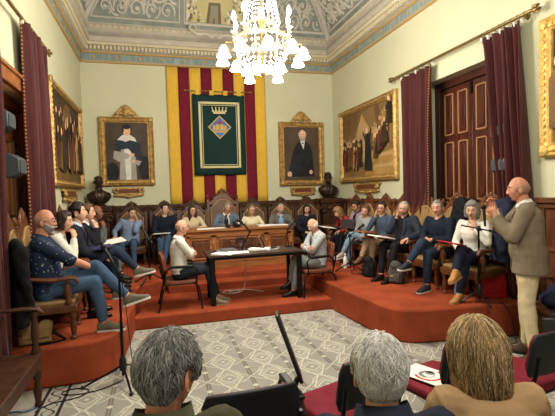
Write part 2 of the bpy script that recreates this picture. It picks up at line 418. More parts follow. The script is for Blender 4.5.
mb.box((XL+.02, (LO0+LO1)/2, LOT+.06), (.06, LO1-LO0+.3, .14)); mb.box((XL+.03, (LO0+LO1)/2, LOT+.14), (.09, LO1-LO0+.36, .04))
structure(mb.build('trim_10', WOODL, bev=.008))
# ------------------------------------------------------------------ curtains on brass poles
GOLDT = mat('gold_braid', s2l(150, 104, 58), .7)
def curtain(x, nx, a0, a1, b0, b1, zt, zb, label, pleats=7, braid=0, kn=0.):
    """pleated drape from the span a0..a1 at the top to b0..b1 at the bottom"""
    mb = MB(); nu, nz = pleats*8, 26; rows = []
    ph = random.random()*6
    for j in range(nz+1):
        t = j/nz; z = zt+(zb-zt)*t; te = t**.8; row = []
        y0, y1 = a0+(b0-a0)*te, a1+(b1-a1)*te
        amp = .035+.03*min(1, t*3)
        for i in range(nu+1):
            u = i/nu; d = amp*math.sin(u*pleats*2*PI+ph+.9*math.sin(t*2.2+u*4))+.02*math.sin(u*23+t*3)
            row.append((x+nx*(.10+d), y0+(y1-y0)*u+.015*math.sin(t*4+u*9), z))
        rows.append(row)
    vs = [p for r in rows for p in r]; w = nu+1
    mb.add(vs, [(j*w+i, j*w+i+1, (j+1)*w+i+1, (j+1)*w+i) for j in range(nz) for i in range(nu)], 0)
    o = mb.build('curtain', VELVET, smooth=180, recalc=False)
    sd = o.modifiers.new('thick', 'SOLIDIFY'); sd.thickness = .012
    tag(o, label, 'curtain', 'velvet door curtains')
    if braid is not None:
        bd = MB(); i = 0 if braid == 0 else nu
        for j in range(0, nz):
            for q in range(3):
                p = V(rows[j][i]).lerp(V(rows[j+1][i]), q/3); bd.ball(p+V((nx*.012, (-.008 if i == 0 else .008), 0)), .013, 5)
        bd.build('braid_edge', GOLDT, o)
    for k in range(pleats+1):
        hk = MB(); u = k/pleats; hk.box((x+nx*.1, a0+(a1-a0)*u, zt-.005), (.03, .02, .05)); hk.build('heading_hook', PAPER, o)
    return o
def pole(x, nx, y0, y1, z, label):
    root = MB().tube([(x+nx*.1, y0, z), (x+nx*.1, y1, z)], .02, 10).build('curtain_pole', BRASS)
    tag(root, label, 'curtain pole')
    for yy, q in ((y0, -1), (y1, 1)):
        mb = MB(); mb.ball((x+nx*.1, yy+q*.03, z), (.03, .045, .03), 8)
        for k in range(5):
            a = k*2*PI/5; mb.ball((x+nx*.1+.035*math.cos(a), yy+q*.05, z+.035*math.sin(a)), (.018, .035, .018), 6)
        mb.build('finial', BRASS, root)
        mb = MB(); mb.tube([(x, yy-q*.15, z), (x+nx*.1, yy-q*.15, z)], .014, 8); mb.lathe([(.04, 0), (.03, .02)], (x, yy-q*.15, z), 8, 0, Matrix.Rotation(nx*PI/2, 3, 'Y')); mb.build('bracket', BRASS, root)
    for k in range(int((y1-y0)/.09)):
        yy = y0+.1+k*.09
        if yy < y0+.75 or yy > y1-.9: rg = MB(); rg.tube([(x+nx*.1+.03*math.cos(a), yy, z-.008+.03*math.sin(a)) for a in [q*PI/4 for q in range(8)]], .004, 4, closed=True); rg.build('curtain_ring', BRASS, root)
pole(XR, -1, 3.72, 6.56, 3.56, 'long brass curtain pole above the dark double door')
curtain(XR, -1, 5.46, 6.28, 5.56, 6.18, 3.50, PZ+.02, 'wine red velvet curtain beside the big gilt painting of a crowd', 6, 0)
curtain(XR, -1, 3.86, 4.46, 3.72, 4.12, 3.50, PZ+.02, 'wine red velvet curtain hanging behind the standing man', 6, None)
pole(XL, 1, 3.7, 6.2, 3.60, 'brass curtain pole above the left door')
curtain(XL, 1, 5.12, 5.98, 5.22, 6.0, 3.58, PZ+.02, 'wine red curtain with beaded edge beside the dark leaning-figures painting', 6, 0)
curtain(XL, 1, 3.62, 4.20, 3.65, 4.18, 3.58, PZ+.02, 'wine red curtain at the left picture edge behind the blue-shirted man', 5, None)
# ------------------------------------------------------------------ wall loudspeakers
GREYP = mat('grey_speaker', s2l(66, 74, 80), .5)
GREYD = mat('grey_speaker_grille', s2l(60, 66, 70), .7, bump=.4, bscale=300)
def wall_speaker(x, nx, y, z, h, label, grp):
    root = empty('wall_speaker', (x, y, z), 0, label, 'loudspeaker', grp)
    mb = MB(); mb.prism([(-.0, -h*.5), (.10, -h*.5), (.17, -h*.32), (.17, h*.3), (.10, h*.5), (0, h*.5)], -.11, .11, 0, lambda u, v, w: (nx*(.05+u), w, v)); mb.build('housing', GREYP, root, bev=.012)
    mb = MB(); mb.box((nx*.223, 0, -.01), (.012, .18, h*.55)); mb.build('grille', GREYD, root, bev=.004)
    mb = MB(); mb.box((nx*.025, 0, 0), (.06, .06, .1)); mb.build('wall_bracket', BLACKM, root)
wall_speaker(XL-.02, 1, 4.52, 2.0, .22, 'grey wall loudspeaker beside the left door, lower of two', 'wall loudspeakers')
wall_speaker(XL-.08, 1, 4.47, 2.42, .22, 'blue-grey wall loudspeaker beside the left door, upper of two', 'wall loudspeakers')
wall_speaker(XR+.09, -1, 4.20, 1.93, .20, 'dark grey loudspeaker at the right curtain edge, lower of two', 'wall loudspeakers')
wall_speaker(XR+.12, -1, 4.24, 2.35, .20, 'dark grey loudspeaker at the right curtain edge, upper of two', 'wall loudspeakers')
# ------------------------------------------------------------------ people
def gs(d, w): return math.exp(-(d/w)**2)
def skull(d, wide=1.):
    x, y, z = d; p = V((x*.0745*wide, y*.096, z*.117))
    if z < 0:
        k = (-z)**1.4; p.x *= 1-.30*k; 
        if y < 0: p.y *= 1-.38*min(1, -z*1.3)
        else: p.y *= 1-.04*k
    else: p.x *= 1+.04*z*(1-z)*4*(1 if y < 0 else .3)
    return p
def head_into(mb, C, Rm, s=1., m0=0, single=False, wide=1., ml=1, mw=2, mi=3, mbr=4, old=False, nb=56, nk=40):
    """head with nose, brow, eye sockets, lips, chin and ears; forward is +Y of Rm"""
    if single: ml = mw = mi = mbr = m0
    rings = []; 
    for j in range(nk+1):
        el = -PI/2+PI*j/nk; ring = []
        for i in range(nb):
            t = 2*PI*i/nb; az = t-.55*math.sin(t)                 # denser towards the face
            ce = max(math.cos(el), .015); d = V((math.sin(az)*ce, math.cos(az)*ce, math.sin(el))); p = skull(d, wide)
            if d.y > 0:
                x, z = p.x, p.z; o = 0.
                flat = max(0, d.y-.35); o -= .016*flat*(1 if z > -.09 else .4)
                nz = gs(x, .0085+.006*max(0, min(1, (.012-z)/.045)))
                if z > -.05: o += nz*(.024*max(0, min(1, (.028-z)/.062)) if z > -.034 else .024*max(0, 1-(-.034-z)/.012))
                o += .011*gs(abs(x)-.013, .008)*gs(z+.034, .009)            # nostrils
                o -= .012*gs(abs(x)-.031, .016)*gs(z-.006, .012)            # sockets
                o += .006*gs(abs(x)-.028, .022)*gs(z-.030, .010)            # brows
                o += .004*gs(abs(x)-.046, .02)*gs(z+.022, .018)             # cheeks
                o += .007*gs(x, .022)*(gs(z+.059, .006)+gs(z+.071, .007)) - .003*gs(x, .026)*gs(z+.065, .003)
                o += .008*gs(x, .022)*gs(z+.098, .016) - .004*gs(x, .03)*gs(z+.082, .008)
                if old: o -= .004*gs(abs(x)-.035-.2*max(0, -z-.03), .006)*gs(z+.05, .03)
                p.y += o
            ring.append(C+Rm @ (p*s))
        rings.append(ring)
    b = len(mb.f); mb.loft(rings, m0)
    for j in range(nk):
        for i in range(nb):
            el = -PI/2+PI*(j+.5)/nk; t = 2*PI*(i+.5)/nb; az = t-.55*math.sin(t); z = math.sin(el)*.117; x = math.sin(az)*math.cos(el)*.0745
            if math.cos(az) > 0 and abs(x) < .023*(1-abs(z+.065)/.03) and abs(z+.065) < .0115: mb.m[b+j*nb+i] = ml
    for sx in (-1, 1):                                                       # ears
        rot = Rm @ Matrix.Rotation(sx*R(24), 3, 'Z') @ Matrix.Rotation(R(-10), 3, 'X')
        c = C+Rm @ (V((sx*.0745*wide, -.008, -.008))*s)
        mb.ball(c, (.010*s, .019*s, .031*s), 10, m0, rot)
        pts = [c+rot @ (V((sx*.007, .019*math.sin(a)-.002, .003+.030*math.cos(a)))*s) for a in [R(60-i*33) for i in range(9)]]
        mb.tube(pts, .0045*s, 5, m0, rnd=True)
        if single: continue
        e = C+Rm @ (V((sx*.031*wide, .0715, .004))*s)                          # eyes
        b = len(mb.f); mb.ball(e, .0125*s, 12, mw, Rm @ Matrix.Rotation(-PI/2, 3, 'X'))
        nr = 7
        for q in range(b+12*(nr-2), len(mb.f)): mb.m[q] = mi
        mb.ball(e+Rm @ (V((0, -.001, .0045))*s), (.0145*s, .0132*s, .0105*s), 10, m0, Rm)   # upper lid
        mb.ball(e+Rm @ (V((0, -.002, -.0085))*s), (.0140*s, .0125*s, .006*s), 10, m0, Rm)
        pts = [C+Rm @ (V((sx*(.014+.034*t)*wide, .0885-.014*t*t*1.2, .0285+.006*math.sin(t*2.6)))*s) for t in (0, .25, .5, .75, 1)]
        mb.tube(pts, [.0028*s, .0042*s, .0042*s, .0035*s, .002*s], 5, mbr, flat=.7)
def hand_into(mb, W, d, n, side, curl=.45, s=1., m=0, palm=True, fan=.05):
    """five-fingered hand; W wrist, d finger direction, n the way the palm faces, side +1 right / -1 left"""
    d = V(d).normalized(); n = V(n); n = (n-d*n.dot(d)).normalized(); l = n.cross(d)*side                # l: towards the thumb
    if palm: pass
    offs = (.030, .010, -.011, -.030); ln = (.072, .080, .074, .058); rr = (.0088, .009, .0086, .0076)
    for q in range(4):
        b = W+(d*(.088-.006*abs(q-1))+l*offs[q])*s; dd = (d+l*(offs[q]*fan*20)).normalized(); pts = [W+(d*.055+l*offs[q]*.9)*s, b]; a = 0
        for k, f in enumerate((.45, .31, .26)):
            a += curl*(.7, 1., .75)[k]*1.25; v = dd*math.cos(a)+n*math.sin(a); b = b+v*(ln[q]*f*s); pts.append(b)
        r = rr[q]*s; mb.tube(pts, [r, r*1.04, r, r*.92, r*.72], 8, m, rnd=True)
    b = W+(d*.022+l*.026+n*.006)*s; v1 = (d*.62+l*.72+n*.25).normalized(); v2 = (d*.85+l*.35+n*(.25+curl*.5)).normalized(); v3 = (d*.85+l*.05+n*(.3+curl*.7)).normalized()
    pts = [b, b+v1*.040*s, b+v1*.040*s+v2*.032*s, b+v1*.040*s+v2*.032*s+v3*.026*s]
    mb.tube(pts, [.012*s, .0115*s, .0098*s, .0078*s], 8, m, rnd=True)
def palm_into(mb, W, d, n, side, s=1.):
    d = V(d).normalized(); n = V(n); n = (n-d*n.dot(d)).normalized(); l = n.cross(d)*side; rings = []
    for t, w, h in ((-.01, .026, .02), (.02, .033, .019), (.05, .041, .016), (.08, .041, .013), (.092, .034, .010)):
        rings.append([W+(d*t+l*(w*math.cos(2*PI*i/12))+n*(h*math.sin(2*PI*i/12)))*s for i in range(12)])
    mb.loft(rings)
def remesh(mb, vox, sm=3):
    me = mb.mesh('tmp', smooth=0, recalc=True); o = bpy.data.objects.new('tmp', me); COL.objects.link(o)
    r = o.modifiers.new('r', 'REMESH'); r.mode = 'VOXEL'; r.voxel_size = vox
    if sm: q = o.modifiers.new('s', 'SMOOTH'); q.factor = .5; q.iterations = sm
    dg = bpy.context.evaluated_depsgraph_get(); ev = o.evaluated_get(dg); m2 = ev.to_mesh()
    out = MB(); out.v = [v.co.copy() for v in m2.vertices]; out.f = [tuple(p.vertices) for p in m2.polygons]; out.m = [0]*len(out.f); out.nrm = [v.normal.copy() for v in m2.vertices]
    ev.to_mesh_clear(); bpy.data.objects.remove(o); bpy.data.meshes.remove(me); return out
def ik(S, W, a, b, hint):
    v = W-S; L = v.length; mxl = (a+b)*.995
    if L > mxl: W = S+v*(mxl/L); v = W-S; L = mxl
    u = v/L; c = max(-1, min(1, (a*a+L*L-b*b)/(2*a*L))); h = V(hint); h = h-u*h.dot(u); h = h.normalized() if h.length > 1e-4 else u.orthogonal()
    return S+u*(a*c)+h*(a*math.sqrt(1-c*c)), W
ARM = {   # wrist (right side; z over the hip joints), elbow hint, finger direction, palm normal, curl
    'lap': ((.07, .29, .10), (.7, -.4, -.4), (-.75, .6, -.1), (-.2, -.2, -1), .5),
    'knee': ((.13, .38, .13), (.7, -.5, .1), (-.2, 1, -.3), (0, -.1, -1), .35),
    'rest': ((.26, .27, .16), (.6, -.8, -.2), (-.1, 1, -.15), (0, 0, -1), .35),
    'cross': ((-.10, .22, .26), (1, .1, -.5), (-.95, .1, .2), (-.1, -1, -.1), .35),
    'desk': ((.12, .40, .27), (.8, -.3, -.5), (-.75, .6, 0), (0, 0, -1), .35),
    'down': ((.27, .05, -.10), (.4, -1, 0), (0, .15, -1), (-1, 0, 0), .35),
    'grip': ((.20, .28, .12), (.7, -.4, -.4), (-.5, .8, 0), (0, 0, -1), .7),
}
LEG = {   # knee, ankle, toe direction for right then left (z of the knee over the hips; of the ankle over the floor)
    'sit': (((.12, .42, .02), (.13, .45, .085), (.15, 1, 0)), ((-.12, .42, .02), (-.13, .45, .085), (-.15, 1, 0))),
    'tuck': (((.11, .42, .02), (.08, .28, .10), (.05, 1, -.2)), ((-.11, .42, .02), (-.10, .36, .085), (-.1, 1, 0))),
    'ahead': (((.11, .43, .03), (.10, .66, .085), (.1, 1, .15)), ((-.11, .42, .03), (-.09, .58, .085), (-.1, 1, .1))),
    'cross_r': (((-.02, .43, .17), (-.16, .62, -.13), (-.2, .8, -.35)), ((-.09, .43, .03), (-.10, .46, .085), (-.1, 1, 0))),
    'cross_l': (((.09, .43, .03), (.10, .46, .085), (.1, 1, 0)), ((.02, .43, .17), (.16, .62, -.13), (.2, .8, -.35))),
    'stand': (((.095, .02, -.43), (.10, -.01, .085), (.3, 1, 0)), ((-.095, .02, -.43), (-.10, -.01, .085), (-.3, 1, 0))),
}
EYEW = mat('eye_white', s2l(214, 206, 198), .3); IRIS = mat('iris', s2l(52, 36, 26), .25)
def skinm(name, rgb): return mat('skin_'+name, s2l(*rgb), .55, var=.06, vscale=30, spec=.3)
LIP = mat('lips', s2l(168, 98, 86), .5)
SKINS = {'fair': skinm('fair', (206, 160, 134)), 'pink': skinm('pink', (204, 150, 126)), 'tan': skinm('tan', (178, 128, 100)), 'brown': skinm('brown', (122, 78, 54)), 'ruddy': skinm('ruddy', (196, 136, 110))}
def hairm(name, rgb, rgb2): return mat('hair_'+name, s2l(*rgb), .55, c2=s2l(*rgb2), vscale=60, stretch=(1, 1, .15), bump=.6, bscale=120, bdist=.006, spec=.35)
HAIRS = {'black': hairm('black', (20, 18, 18), (34, 30, 28)), 'darkbrown': hairm('darkbrown', (36, 26, 20), (54, 40, 30)), 'brown': hairm('brown', (72, 50, 34), (104, 76, 52)), 'grey': hairm('grey', (100, 98, 94), (142, 140, 136)),
         'white': hairm('white', (182, 180, 176), (216, 214, 210)), 'silver': hairm('silver', (132, 128, 122), (170, 166, 158)), 'blond': hairm('blond', (132, 104, 66), (176, 146, 98)), 'stubble': hairm('stubble', (142, 114, 96), (162, 132, 112)), 'lightbrown': hairm('lightbrown', (112, 82, 52), (150, 118, 82))}
def sstep(a, b, x): t = max(0, min(1, (x-a)/(b-a))); return t*t*(3-2*t)
def hair_mask(style, az, el):
    """1 inside the hair; az 0 front .. 180 back, el degrees"""
    A = abs(az)
    if style in ('short', 'crop', 'curly', 'bob', 'long', 'swept'):
        front = {'short': 40, 'crop': 42, 'curly': 30, 'bob': 34, 'long': 38, 'swept': 44}[style]
        if A < 48: th = front+(6 if A < 20 else 0)
        elif A < 70: th = front+(-8-front)*(A-48)/22
        elif style not in ('short', 'crop', 'swept'): th = -40 if A < 100 else -60
        elif A < 78: th = -8
        elif A < 84: th = -8+(A-78)*4
        elif A < 104: th = 15
        elif A < 112: th = 15-(A-104)*4.5
        else: th = -21-(A-112)/68*34
        return sstep(th-5, th+5, el)
    if style == 'fringe':                                   # bald on top
        if A < 68: return 0.
        lo = -14 if A < 100 else -14-(A-100)/80*32; hi = 14+(A-68)*.14
        return sstep(lo-5, lo+5, el)*(1-sstep(hi-6, hi+8, el))
    if style == 'beard':
        if A > 84: return 0.
        hi = -25 if A < 28 else -29+(A-28)*.5
        if A < 14 and -34 < el < -28: return .3
        return 1-sstep(hi-4, hi+4, el)
    return 0.
def hair_point(style, az, el, th, length, wide, nz=0.):
    a, e = R(az), R(el); d = V((math.sin(a)*math.cos(e), math.cos(a)*math.cos(e), math.sin(e))); m = hair_mask(style, az, el)
    p = skull(d, wide)
    if style in ('bob', 'long', 'curly') and abs(az) > 62 and el < 8:
        k = sstep(62, 82, abs(az)); e0 = R(8); d0 = V((math.sin(a)*math.cos(e0), math.cos(a)*math.cos(e0), math.sin(e0))); q = skull(d0, wide)
        t = (8-el)/98; fl = 1+.10*math.sin(min(1, t)*PI*.8)-.12*t; q = V((q.x*fl, q.y*fl*(1 if q.y < 0 else .9), q.z-length*t)); p = p.lerp(q, k)
        m = max(m, k)
        if el < -86: m = max(0, m-.3)
    if style in ('short', 'crop', 'swept') and el < 20: th *= max(.3, 1-(20-el)/50)
    up = V((p.x, p.y, max(p.z, -.02)*.8)).normalized() if p.length > 1e-6 else V((0, 0, 1))
    return p+up*((th+nz)*m-.012*(1-m)), m
def hair_into(mb, style, C, Rm, s, th=.018, length=.14, wide=1., seed=0, m=0, nb=56, nk=34, rough=.5):
    rings = []
    for j in range(nk+1):
        el = -90+180*j/nk; ring = []
        for i in range(nb):
            az = -180+360*i/nb
            v = V((az*.05, el*.05, seed*3.1)); nz = noise.noise(v*1.0)*.010*rough+noise.noise(V((az*.22, el*.04, seed)))*.006*rough
            if style == 'curly': nz = noise.noise(V((az*.09, el*.09, seed)))*.022
            p, _ = hair_point(style, az, max(-89.5, min(89.5, el)), th, length, wide, nz); ring.append(C+Rm @ (p*s))
        rings.append(ring)
    mb.loft(rings, m)
def strands_into(mb, style, C, Rm, s, th, length, wide, count, w, mats, rnd, ln=28, part=None):
    """locks lying on the hair, combed down from the crown"""
    for _ in range(count):
        az = rnd.uniform(-180, 180); el = math.degrees(math.asin(rnd.uniform(-.75, 1)))
        if hair_mask(style, az, el) < .6 and not (style == 'bob' and abs(az) > 75): continue
        L = ln*rnd.uniform(.6, 1.4); dr = rnd.gauss(0, 13); lift = rnd.uniform(.001, .008 if style != 'bob' else .006); pts = []
        n = 6
        for k in range(n):
            t = k/(n-1); e = max(-89, el-L*t); a = az+dr*t+rnd.uniform(-1.5, 1.5)/max(.15, math.cos(R(max(-60, min(75, el)))))
            p, mm = hair_point(style, a, e, th, length, wide, lift+(.004*math.sin(t*PI) if style != 'bob' else .002)+t*t*rnd.uniform(0, .004))
            if mm < .3: break
            pts.append(C+Rm @ (p*s))
        if len(pts) < 3: continue
        k = len(pts); mb.tube(pts, [w*s*(.5+.5*math.sin(PI*(i+.4)/k)) for i in range(k)], 4, rnd.choice(mats), flat=.45)
def person(label, head, fl, yaw, skin='fair', lean=4, curve=6, tilt=0, twist=0, hyaw=0, hpitch=0, hroll=0, arm=('lap', 'lap'), leg='sit', legov=None, armov=None, curl=None,
           top=None, sleeve='long', topkind='shirt', inner=None, trousers=None, shoes=None, sole=None, hair=('short', 'darkbrown', .018, .12), beard=None, glasses=None, wide=1., belly=0., sc=None, hz=None, group=None,
           vox=.014, old=False, strands=0, collar=True, open_=.055, female=False, tie=None, seed=1, girth=1., jlen=-.10, smin=.86, smax=1.0, hip=.47, hx=0.):
    rnd = random.Random(seed)
    def build_skel(hz):
        k = {}
        P = V((0, 0, hz)); k['P'] = P
        ft = math.tan
        def up(a, b): return (Matrix.Rotation(R(b), 3, 'Y') @ Matrix.Rotation(R(-a), 3, 'X')) @ V((0, 0, 1))
        n = 12; pts = [P]; L = .505
        for i in range(n):
            a = lean+curve*(i/(n-1)-.3)*1.6; pts.append(pts[-1]+up(a, tilt)*(L/n))
        k['sp'] = pts; N = pts[-1]; U = (pts[-1]-pts[-3]).normalized(); k['N'] = N; k['U'] = U
        SX = rotz(R(twist)) @ V((1, 0, 0)); SX = (SX-U*SX.dot(U)).normalized(); k['SX'] = SX; k['SY'] = U.cross(SX)
        w = .162 if female else .182
        k['S'] = [N-U*.045+SX*(w*sg) for sg in (1, -1)]
        Rm = Matrix.Rotation(R(hyaw+twist*.5), 3, 'Z') @ Matrix.Rotation(R(-hpitch), 3, 'X') @ Matrix.Rotation(R(hroll), 3, 'Y')
        k['R'] = Rm; NU = (U*.6+V((0, 0, 1))*.4+rotz(R(hyaw)) @ V((0, .25, 0))).normalized()
        k['H'] = N+NU*.062+Rm @ V((0, .024, .086)); return k
    k = build_skel(.5); off = k['H'].z-.5
    if sc is None:
        s = max(smin, min(smax, (head[2]-fl-hip)/off))
    else: s = sc
    hz = (head[2]-fl-off*s)/s                                      # in body units
    k = build_skel(hz); Rz = rotz(R(yaw)); hl = Rz @ (k['H']*s)
    root = empty('person', (head[0]-hl.x, head[1]-hl.y, fl), R(yaw), label, 'person', group, s)
    # joints
    legs = []
    base = LEG[leg] if not legov else legov
    for i, sg in enumerate((1, -1)):
        kn, an, td = base[i]
        legs.append((V((.088*sg, .01, hz)), V((kn[0], kn[1], hz+kn[2])), V((an[0], an[1], an[2] if an[2] > .05 else hz+an[2])), V(td).normalized()))
    arms = []
    for i, sg in enumerate((1, -1)):
        a = arm[i]; mir = V((sg, 1, 1)); ov = (armov or {}).get('RL'[i])
        if ov: w, h, d, n, c = ov; W = V(w)+V((0, 0, hz)); h = V(h); d = V(d); n = V(n)
        elif a in ('chin', 'cheek', 'mouth'):
            t, = ({'chin': (V((.02*sg, .085, -.115)),), 'cheek': (V((.105*sg, .015, -.055)),), 'mouth': (V((.02*sg, .10, -.07)),)}[a])
            tip = k['H']+k['R'] @ t; d = (k['R'] @ (V((-.25*sg, -.25, .95)) if a != 'cheek' else V((.0, -.15, 1)))).normalized(); n = k['R'] @ (V((-.5*sg, -.8, 0)) if a != 'cheek' else V((-sg, -.1, 0))); W = tip-d*.12; h = V((.6*sg, .2, -1)); c = .75 if a != 'cheek' else .4
        else:
            w, h, d, n, c = ARM[a]; W = V(w)*1; W = V((W.x*sg, W.y, W.z+hz)); h = V(h); h.x *= sg; d = V(d); d.x *= sg; n = V(n); n.x *= sg
        if curl is not None: c = curl
        E_, W = ik(k['S'][i], W, .285, .255, h); arms.append((k['S'][i], E_, W, d, n, c, sg))
    # ---------------- body volumes
    g = girth; fe = female
    TOR = [(-.13, .085, .08), (-.09, .15, .105), (-.03, .172, .118), (.05, .165, .118), (.13, .148 if fe else .153, .106), (.21, .140 if fe else .153, .104), (.29, .152 if fe else .163, .112), (.36, .160 if fe else .172, .114), (.42, .150 if fe else .165, .100), (.46, .115, .080), (.495, .068, .064), (.53, .056, .058), (.60, .052, .055)]
    sp = k['sp']; U0 = (sp[1]-sp[0]).normalized()
    def spine(t):
        if t <= 0: c = sp[0]+U0*t; f = 0
        else:
            f = t/.505*12; i = min(int(f), 11); c = sp[i].lerp(sp[i+1], f-i) if f <= 12 else sp[12]+(k['H']+k['R'] @ V((0, -.02, -.05))-sp[12]).normalized()*(t-.505)
        q = sstep(0, .45, t); X = (V((1, 0, 0)).lerp(k['SX'], q)).normalized(); i = max(0, min(11, int(f) if t > 0 else 0)); Ud = (sp[i+1]-sp[i]).normalized(); X = (X-Ud*X.dot(Ud)).normalized()
        return c, X, Ud.cross(X), Ud
    def torso(mb, t0, t1, inf, ext=None):
        rings = []
        prof_ = [q for q in TOR if t0 <= q[0] <= t1]
        if ext: prof_ = ext+prof_
        for t, rx, ry in prof_:
            c, X, Y, _ = spine(t); bl = belly*gs(t-.12, .13); bu = (.022*gs(t-.33, .06) if fe else 0)
            gx = g if t < .45 else 1
            rx = rx*gx+inf*(1 if t < .47 else .6)+bl*.35; ry = ry*gx+inf*(1 if t < .47 else .6)
            rings.append([c+X*(rx*math.cos(2*PI*i/20))+Y*((ry+(bl+bu if math.sin(2*PI*i/20) > 0 else 0))*math.sin(2*PI*i/20)) for i in range(20)])
        mb.loft(rings)
    def arm_t(mb, i, inf, to=1., cuff=0.):
        S, E_, W, d, n, c, sg = arms[i]; Cn = spine(.40)[0]
        mb.tube([Cn.lerp(S, .6), S, S.lerp(E_, .3)], [.055+inf, .058*(.92 if fe else 1)+inf, .050+inf], 12, rnd=True)
        q = (.88 if fe else 1)*(.5+.5*g)
        mb.tube([S, S.lerp(E_, .5), E_], [.054*q+inf, .050*q+inf, .041*q+inf], 12, rnd=True)
        Wt = E_.lerp(W, to)
        if to > .1: mb.tube([E_, E_.lerp(Wt, .3), E_.lerp(Wt, .7), Wt], [.040*q+inf, .043*q+inf, (.036*q)+inf, (.029*q+cuff)+inf], 12, rnd=False)
    def leg_t(mb, i, inf, to=1.):
        H, K, A, td = legs[i]; q = .5+.5*g; A2 = K.lerp(A, to)
        mb.tube([H, H.lerp(K, .4), H.lerp(K, .8), K], [.090*q+inf, .080*q+inf, .062*q+inf, .058*q+inf], 14, rnd=True)
        mb.tube([K, K.lerp(A2, .3), K.lerp(A2, .7), A2], [.056*q+inf, .057*q+inf, .043*q+inf, .036*q+inf], 12, rnd=(to >= 1 and inf == 0))
    SKM = SKINS[skin]; HM = HAIRS[hair[1]] if hair else HAIRS['grey']
    mb = MB(); torso(mb, -.2, .7, 0)
    for i in (0, 1):
        arm_t(mb, i, 0); leg_t(mb, i, 0); S, E_, W, d, n, c, sg = arms[i]; palm_into(mb, W, d, n, sg)
        mb.tube([E_.lerp(W, .85), W, W+d*.02], [.029, .026, .026], 10, rnd=True)
        A, td = legs[i][2], legs[i][3]; mb.tube([A, A+td*.05-V((0, 0, .04)), A+td*.14-V((0, 0, .055))], [.038, .034, .024], 8, rnd=True)
    body = remesh(mb, vox)
    near = vox < .012
    head_into(body, k['H'], k['R'], 1., wide=wide, old=old, nb=64 if near else 48, nk=48 if near else 36)
    for S, E_, W, d, n, c, sg in arms: hand_into(body, W, d, n, sg, c)
    body.build('body', (SKM, LIP, EYEW, IRIS, HM), root, smooth=180)
    def wrinkle(m, amp, f=7):
        for i, p in enumerate(m.v):
            if i < len(m.nrm): m.v[i] = p+m.nrm[i]*(amp*(noise.noise(p*f+V((seed, 0, 0)))+.6*noise.noise(p*f*2.3)))
    # ---------------- trousers, shoes
    if trousers:
        mb = MB(); torso(mb, -.2, .10, .012)
        for i in (0, 1): leg_t(mb, i, .011, .93)
        t = remesh(mb, vox, 2); wrinkle(t, .007); t.build('trousers', trousers, root, smooth=180)
    if shoes:
        for i in (0, 1):
            H, K, A, td = legs[i]; flt = A.z < .12
            f = V((td.x, td.y, 0 if flt else td.z)).normalized(); u = V((0, 0, 1)) if flt else (A-K).normalized()*-1; u = (u-f*u.dot(f)).normalized(); x = f.cross(u)
            mb = MB(); rings = []
            for y, w, h0, h1 in ((-.065, .026, -.075, -.01), (-.05, .036, -.08, .03), (0., .037, -.08, .045), (.05, .039, -.08, .015), (.10, .044, -.08, -.015), (.15, .044, -.08, -.032), (.185, .034, -.078, -.042), (.20, .018, -.072, -.052)):
                c = A+f*y+u*((h0+h1)/2); hh = (h1-h0)/2; rings.append([c+x*(w*math.copysign(abs(math.cos(q))**.7, math.cos(q)))+u*(hh*math.copysign(abs(math.sin(q))**.75, math.sin(q))) for q in [2*PI*j/14 for j in range(14)]])
            mb.loft(rings); so = mb.build('shoe', shoes, root, smooth=180)
            mb = MB(); rings = []
            for y, w in ((-.072, .022), (-.055, .038), (0., .040), (.05, .041), (.10, .047), (.15, .047), (.19, .036), (.207, .018)):
                c = A+f*y-u*.078; rings.append([c+x*(w*a)+u*b for a, b in ((-1, -.014), (1, -.014), (1.02, .008), (-1.02, .008))])
            mb.loft(rings); mb.build('sole', sole or BLACK, so, smooth=50)
    # ---------------- upper clothes
    def tcoord(p):
        best = None
        for q in range(-2, 12):
            t = q*.045; c, X, Y, Ud = spine(t); d = abs((p-c).dot(Ud))
            if best is None or d < best[0]: best = (d, t, (p-c).dot(X), (p-c).dot(Y))
        return best[1:]
    def garment(name, m, inf, t0, t1, slv, wr, opening=None, thick=.006, ext=None, cuff=0.):
        mb = MB(); torso(mb, t0, t1, inf, ext)
        to = {'long': .97, 'rolled': .35, 'short': .02, 'three': .6}[slv]
        for i in (0, 1): arm_t(mb, i, inf*.9, to, cuff)
        t = remesh(mb, vox, 2); wrinkle(t, wr)
        if opening:
            lowt, w0, w1 = opening; ff, mm = [], []
            cache = [None]*len(t.v)
            def cut(i):
                if cache[i] is None:
                    a, x, y = tcoord(t.v[i]); w = w0+(w1-w0)*max(0, min(1, (a-lowt)/(.49-lowt))); cache[i] = y > .02 and a >= lowt and abs(x) < w and (a > .35 or y > .05)
                return cache[i]
            for f_, m_ in zip(t.f, t.m):
                if not all(cut(i) for i in f_): ff.append(f_); mm.append(m_)
            t.f, t.m = ff, mm
        return t, mb
    neckline = .505
    if topkind == 'jacket':
        if inner:
            t, _ = garment('shirt', inner, .009, -.13, neckline, 'long', .002); collar_into(t, spine, .0, .046); t.build('shirt', inner, root, smooth=180)
            if tie:
                mb = MB(); pts = []
                for a in (.47, .42, .34, .24, .14):
                    c, X, Y, Ud = spine(a); ry = [q[2] for q in TOR if q[0] >= a-.03][0]*g; pts.append(c+Y*(ry+.030+belly*gs(a-.12, .13)))
                mb.tube(pts, [.018, .02, .028, .034, .03], 8, flat=.25, hint=(1, 0, 0)); mb.build('tie', tie, root, smooth=180)
        ext = None if leg != 'stand' else [(-.15, .188, .136), (-.09, .182, .130)]
        t, _ = garment('jacket', top, .024, -.07 if leg != 'stand' else -.05, .50, 'long', .006, (-.25 if open_ > .05 else .18, open_*.8 if open_ > .05 else .0, .062), ext=ext, cuff=.004)
